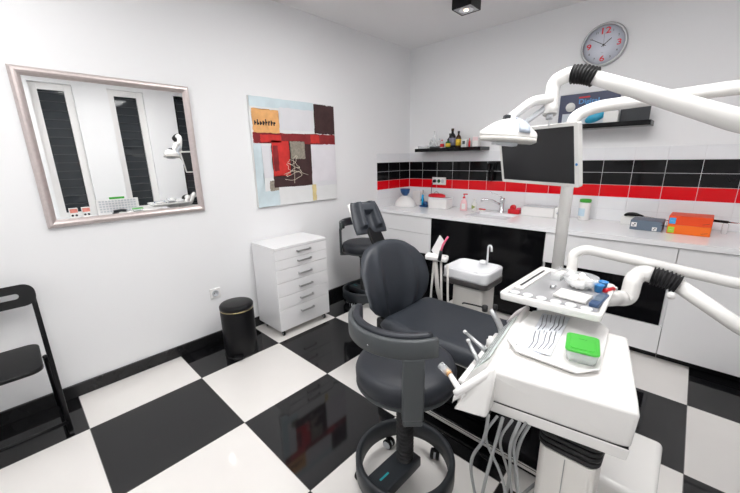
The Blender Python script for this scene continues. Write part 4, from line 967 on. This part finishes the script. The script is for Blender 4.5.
bm = BM(); add_lathe(bm, [(0, 0), (.10, 0), (.10, .014), (.03, .022), (0, .022)], c=(2.122, -1.555, 0), seg=32); W('pole_foot', bm, 'whiteenam', t)
bm = BM(); add_tube(bm, [(2.112, -1.575, 1.35), (2.108, -1.570, 1.49), (2.110, -1.556, 1.560), (2.180, -1.500, 1.600), (2.64, -1.52, 1.618), (KX-.03, KY+.035, 1.62)], .0265, seg=22, rad=.05); W('support_arm', bm, 'whiteenam', t)

# ------------------------------------------------------------------ operating lamp
t = thing('operating_lamp', 'white dental operating lamp hanging on a bent arm in front of monitor', 'lamp', (2.01, -1.86, 1.46))
bm = BM(); add_tube(bm, [(2.103, -1.888, 1.545), (2.099, -1.874, 1.60), (2.099, -1.864, 1.672), (2.150, -1.862, 1.690), (2.172, -1.868, 1.686)], [.020]*0 or .0265, seg=22, rad=.045); W('elbow', bm, 'whiteenam', t)
bm = BM(); ribbed(bm, [(2.165, -1.868, 1.686), (2.205, -1.870, 1.680), (2.240, -1.873, 1.664)], .031, 7); W('black_bellows', bm, 'rubber', t)
bm = BM(); add_tube(bm, [(2.236, -1.873, 1.664), (2.342, -1.828, 1.619), (2.447, -1.784, 1.574), (2.650, -1.698, 1.488), (2.85, -1.60, 1.44), (KX-.03, KY-.03, 1.45)], lambda s: .0245+.015*min(1, s*1.9), seg=22, rad=.03); W('spring_arm', bm, 'whiteenam', t)
bm = BM(); add_tube(bm, [(2.103, -1.888, 1.546), (2.104, -1.890, 1.527)], .012, seg=14); add_tube(bm, [(2.105, -1.890, 1.530), (2.105, -1.890, 1.500)], .0025, seg=8); W('pivot', bm, 'lightgrey', t)
# yoke
bm = BM(); add_tube(bm, [(2.100, -1.885, 1.602), (2.050, -1.935, 1.600), (1.985, -1.985, 1.538), (1.975, -1.992, 1.505)], [.0] and (lambda s: .026-.004*s), seg=16, rad=.03, flat=.75); W('yoke_arm', bm, 'whiteenam', t)
bm = BM(); add_tube(bm, [(2.085, -1.885, 1.575), (2.010, -1.955, 1.500)], .018, seg=14, flat=.6); W('yoke_arm', bm, 'lightgrey', t)
# head: flattened teardrop dome
lm = frame_mtx((1.988, -2.029, 1.462), (.78, .60, -.10), (-.61, .79, 0)) @ Matrix.Diagonal((.87, 1.0, 1.15, 1))
def lamp_top(u, v):
    L_ = .118; Wd = .085
    # u -1 tip (left) .. 1 rear
    hw = Wd*(max(0, 1-((u-.45)/1.45)**2))**.75*(1 if u < .6 else 1-(u-.6)*.55)
    e = max(0, (1-abs(v)**2.4))
    z = (.056*(math.sin(PI*min(1, (u+1)/2*.86+.03)))**.9)*e**.7
    return lm @ Vector((L_*u, hw*v, z+.004))
def lamp_bot(u, v):
    L_ = .118; Wd = .085
    hw = Wd*(max(0, 1-((u-.45)/1.45)**2))**.75*(1 if u < .6 else 1-(u-.6)*.55)
    return lm @ Vector((L_*u, hw*v, -.002))
bm = BM(); add_pad(bm, lamp_top, lamp_bot, 32, 20); W('head_shell', bm, 'whiteenam', t)
def lamp_b2(u, v, z):
    p = lamp_bot(u*.985, v*1.03); return p+Vector((0, 0, z))
bm = BM(); add_pad(bm, lambda u, v: lamp_b2(u, v, -.0005), lambda u, v: lamp_b2(u, v, -.014-.006*(1-v*v)), 28, 16); W('lower_rim', bm, 'cream', t)
bm = BM(); add_box(bm, (-.05, -.035, -.030), (.05, .035, -.018), .005, mtx=lm); W('lens', bm, 'lightgrey', t)
def band(u, v, o):
    uu = .44+.20*u; p = lm.inverted() @ lamp_top(uu, v*.97); c_ = Vector((p.x, 0, 0)); d_ = (p-c_); return lm @ (c_+d_*(1+o))
bm = BM(); add_pad(bm, lambda u, v: band(u, v, .09), lambda u, v: band(u, v, .005), 6, 24); W('grey_band', bm, mat('blue_grey_plastic', (.42,.47,.55), .35, var=.05), t)
bm = BM(); add_box(bm, (-.018, -.012, .050), (.006, .028, .072), .003, mtx=lm); W('black_switch', bm, 'darkplast', t)

# ================================================================== STOOLS
def make_stool(label, loc, rz, grp='swivel stools'):
    t = thing('swivel_stool', label, 'stool', loc, rz, grp)
    # local: column at origin, support post towards +x
    SZ = .610
    bm = BM(); add_lathe(bm, [(0, SZ-.080), (.188, SZ-.080), (.199, SZ-.068), (.201, SZ-.03), (.193, SZ-.010), (.170, SZ+.002), (.10, SZ+.003), (0, SZ)], seg=56); obj('seat_cushion', bm, 'leather2', t)
    bm = BM(); add_lathe(bm, [(0, SZ-.100), (.16, SZ-.100), (.194, SZ-.090), (.200, SZ-.0815), (0, SZ-.0805)], seg=56); obj('seat_pan', bm, 'greyplast', t)
    # armrest arc: angles -108..40
    def arc(r0, r1, z0, z1, a0, a1, bev=.006, n=26):
        t_ = bmesh.new(); secs = []
        for k in range(n+1):
            a = R(a0+(a1-a0)*k/n); secs.append([t_.verts.new((r*math.cos(a), r*math.sin(a), z)) for r, z in ((r0, z0), (r1, z0), (r1+.004, z0+bev), (r1+.004, z1-bev), (r1, z1), (r0, z1), (r0-.004, z1-bev), (r0-.004, z0+bev))])
        for A, B in zip(secs, secs[1:]):
            for k in range(8): t_.faces.new((A[k], A[(k+1) % 8], B[(k+1) % 8], B[k]))
        t_.faces.new(secs[0][::-1]); t_.faces.new(secs[-1]); return t_
    bm = BM(); merge(bm, arc(.206, .219, .745, .815, -112, 22), 0, True); obj('arm_band', bm, 'greyplast', t)
    bm = BM(); merge(bm, arc(.180, .2005, .755, .826, -109, 19, .009), 0, True); obj('arm_cushion', bm, 'leather2', t)
    bm = BM(); add_lathe(bm, [(0, 0), (.003, 0), (.003, .002), (0, .002)], seg=12, mtx=frame_mtx((.2235*math.cos(R(-42)), .2235*math.sin(R(-42)), .775), (0, 0, 1), (math.sin(R(-42)), -math.cos(R(-42)), 0))); obj('screw', bm, 'chrome', t)
    bm = BM(); n = 10
    for y in (0,):
        add_box(bm, (.204, -.038, .508), (.224, .038, .752), .008, 3)
        add_box(bm, (.05, -.034, .486), (.222, .034, .509), .006, 3)
    obj('back_post', bm, 'greyplast', t)
    bm = BM(); add_tube(bm, [(0, 0, .13+.0025*k) for k in range(137)], [.034+.004*math.cos(k*PI/4) for k in range(137)], seg=24); add_lathe(bm, [(0, .460), (.045, .460), (.045, .509), (0, .509)], seg=24); obj('column_bellows', bm, 'rubber', t)
    # foot ring
    bm = BM(); t_ = bmesh.new(); prof = [(.198, .058), (.206, .055), (.213, .062), (.213, .140), (.206, .150), (.194, .150), (.187, .140), (.187, .066)]
    seg = 64; rg = [[t_.verts.new((r_*math.cos(2*PI*k/seg), r_*math.sin(2*PI*k/seg), z)) for k in range(seg)] for r_, z in prof]
    for i in range(len(prof)):
        A, B = rg[i], rg[(i+1) % len(prof)]
        for k in range(seg): t_.faces.new((A[k], A[(k+1) % seg], B[(k+1) % seg], B[k]))
    merge(bm, t_, 0, True); obj('foot_ring', bm, 'darkplast', t)
    # arm joining column and ring
    bm = BM(); add_prism(bm, [(.052, -.050), (.052, .050), (-.02, .052), (-.188, .052), (-.188, -.052), (-.02, -.052)], .078, .128, .006, mtx=Matrix.Rotation(R(134), 4, 'Z')); arm = obj('base_arm', bm, 'darkplast', t)
    bm = BM(); add_box(bm, (-.155, -.004, .1285), (-.105, .004, .1292), mtx=Matrix.Rotation(R(134), 4, 'Z')); obj('teal_mark', bm, 'teal', arm)
    for k in range(5):
        a = R(72*k+269); x, y = .192*math.cos(a), .192*math.sin(a)
        bm = BM()
        for s in (-1, 1): add_lathe(bm, [(0, -.008), (.022, -.008), (.025, -.004), (.025, .004), (.022, .008), (0, .008)], seg=20, mtx=Matrix.Translation((x, y, .0255)) @ Matrix.Rotation(a+.6, 4, 'Z') @ Matrix.Translation((0, s*.013, 0)) @ Matrix.Rotation(PI/2, 4, 'X'))
        add_tube(bm, [(x, y, .03), (x, y, .0565)], .009, seg=12); c = obj('castor', bm, 'blackplast', t)
        bm = BM(); add_lathe(bm, [(.017, -.0225), (.0195, -.0225), (.0195, .0225), (.017, .0225)], seg=20, mtx=Matrix.Translation((x, y, .0255)) @ Matrix.Rotation(a+.6, 4, 'Z') @ Matrix.Rotation(PI/2, 4, 'X')); obj('grey_tyre', bm, 'lightgrey', c)
    return t
ST = make_stool('black round swivel stool with grey arm band in front of the dental chair', (1.842, -2.482, 0), R(-46))
dup(ST, (.33, -1.175, 0), R(223), 'black round swivel stool near the left wall behind the dental chair')

# ================================================================== DESK along the right wall (seen in the mirror only)
t = thing('side_desk', 'white desk under the windows seen in the mirror', 'desk', (3.34, -2.45, 0))
bm = BM(); add_box(bm, (3.20, -3.35, .660), (3.578, -1.55, .688), .003); W('desktop', bm, 'whitelam', t)
for y in (-3.33, -1.60):
    bm = BM(); add_box(bm, (3.22, y, 0), (3.575, y+.03, .659)); W('leg_panel', bm, 'whitelam', t)
def mbox(y, label):
    t = thing('leaflet_box', label, 'box', (3.42, y, .688), group='leaflet boxes in the mirror')
    bm = BM(); add_box(bm, (-.03, -.045, 0), (.03, .045, .13), .003); obj('carton', bm, 'paper', t)
    bm = BM(); add_box(bm, (-.0312, -.04, .07), (-.0302, .04, .122)); obj('red_print', bm, mat('salmon_print', (.75,.25,.2), .5, var=.4, vscale=40), t)
    bm = BM()
    for k in range(2): add_lathe(bm, [(0, 0), (.014, 0), (.014, .001), (0, .001)], seg=14, mtx=Matrix.Translation((-.0305, -.02+.04*k, .035)) @ Matrix.Rotation(-PI/2, 4, 'Y'))
    obj('black_print', bm, 'ink', t)
mbox(-2.87, 'white and red leaflet box, left one of the pair in the mirror'); mbox(-2.74, 'white and red leaflet box, right one of the pair in the mirror')
t = thing('desk_keyboard', 'white keyboard propped upright with a green strip seen in the mirror', 'keyboard', (3.42, -2.37, .688))
bm = BM(); add_box(bm, (-.012, -.25, 0), (.012, .25, .205), .004); obj('case', bm, 'whiteplast', t)
bm = BM()
for i in range(12):
    for j in range(5): add_box(bm, (-.0165, -.22+.037*i, .03+.035*j), (-.0122, -.22+.037*i+.026, .03+.035*j+.022))
obj('keys', bm, 'lightgrey', t)
bm = BM(); add_box(bm, (-.008, -.09, .2055), (.008, .09, .235), .004); obj('green_strip', bm, 'green', t)
t = thing('desk_phone', 'black desk telephone seen at the bottom of the mirror', 'telephone', (3.30, -2.36, .688))
bm = BM(); add_box(bm, (-.04, -.11, 0), (.05, .10, .03), .008); obj('base', bm, 'blackplast', t)
bm = BM(); add_tube(bm, [(0, -.10, .045), (0, 0, .055), (0, .05, .045)], .017, seg=14, rad=.04); obj('handset', bm, 'darkplast', t)

# ================================================================== WORLD, CAMERA, VIEW
w = bpy.data.worlds.new('night'); SC.world = w; w.use_nodes = True
w.node_tree.nodes['Background'].inputs[0].default_value = (.10,.12,.15, 1); w.node_tree.nodes['Background'].inputs[1].default_value = .3
cam = bpy.data.cameras.new('camera'); co = bpy.data.objects.new('camera', cam); COL.objects.link(co)
co.location = (2.5682, -3.4458, 1.3875); co.rotation_euler = (1.3171, .0178, .7525)
cam.sensor_width = 36; cam.lens = 339.68/740*36; cam.clip_start = .02
SC.camera = co
SC.view_settings.view_transform = 'Standard'; SC.view_settings.look = 'None'; SC.view_settings.gamma = 1; SC.view_settings.use_curve_mapping = False
SC.view_settings.exposure = 0.60
SC.cycles.max_bounces = 10; SC.cycles.diffuse_bounces = 6; SC.cycles.glossy_bounces = 6; SC.cycles.transmission_bounces = 8
SC.cycles.caustics_reflective = False; SC.cycles.caustics_refractive = False
SC.cycles.use_denoising = True
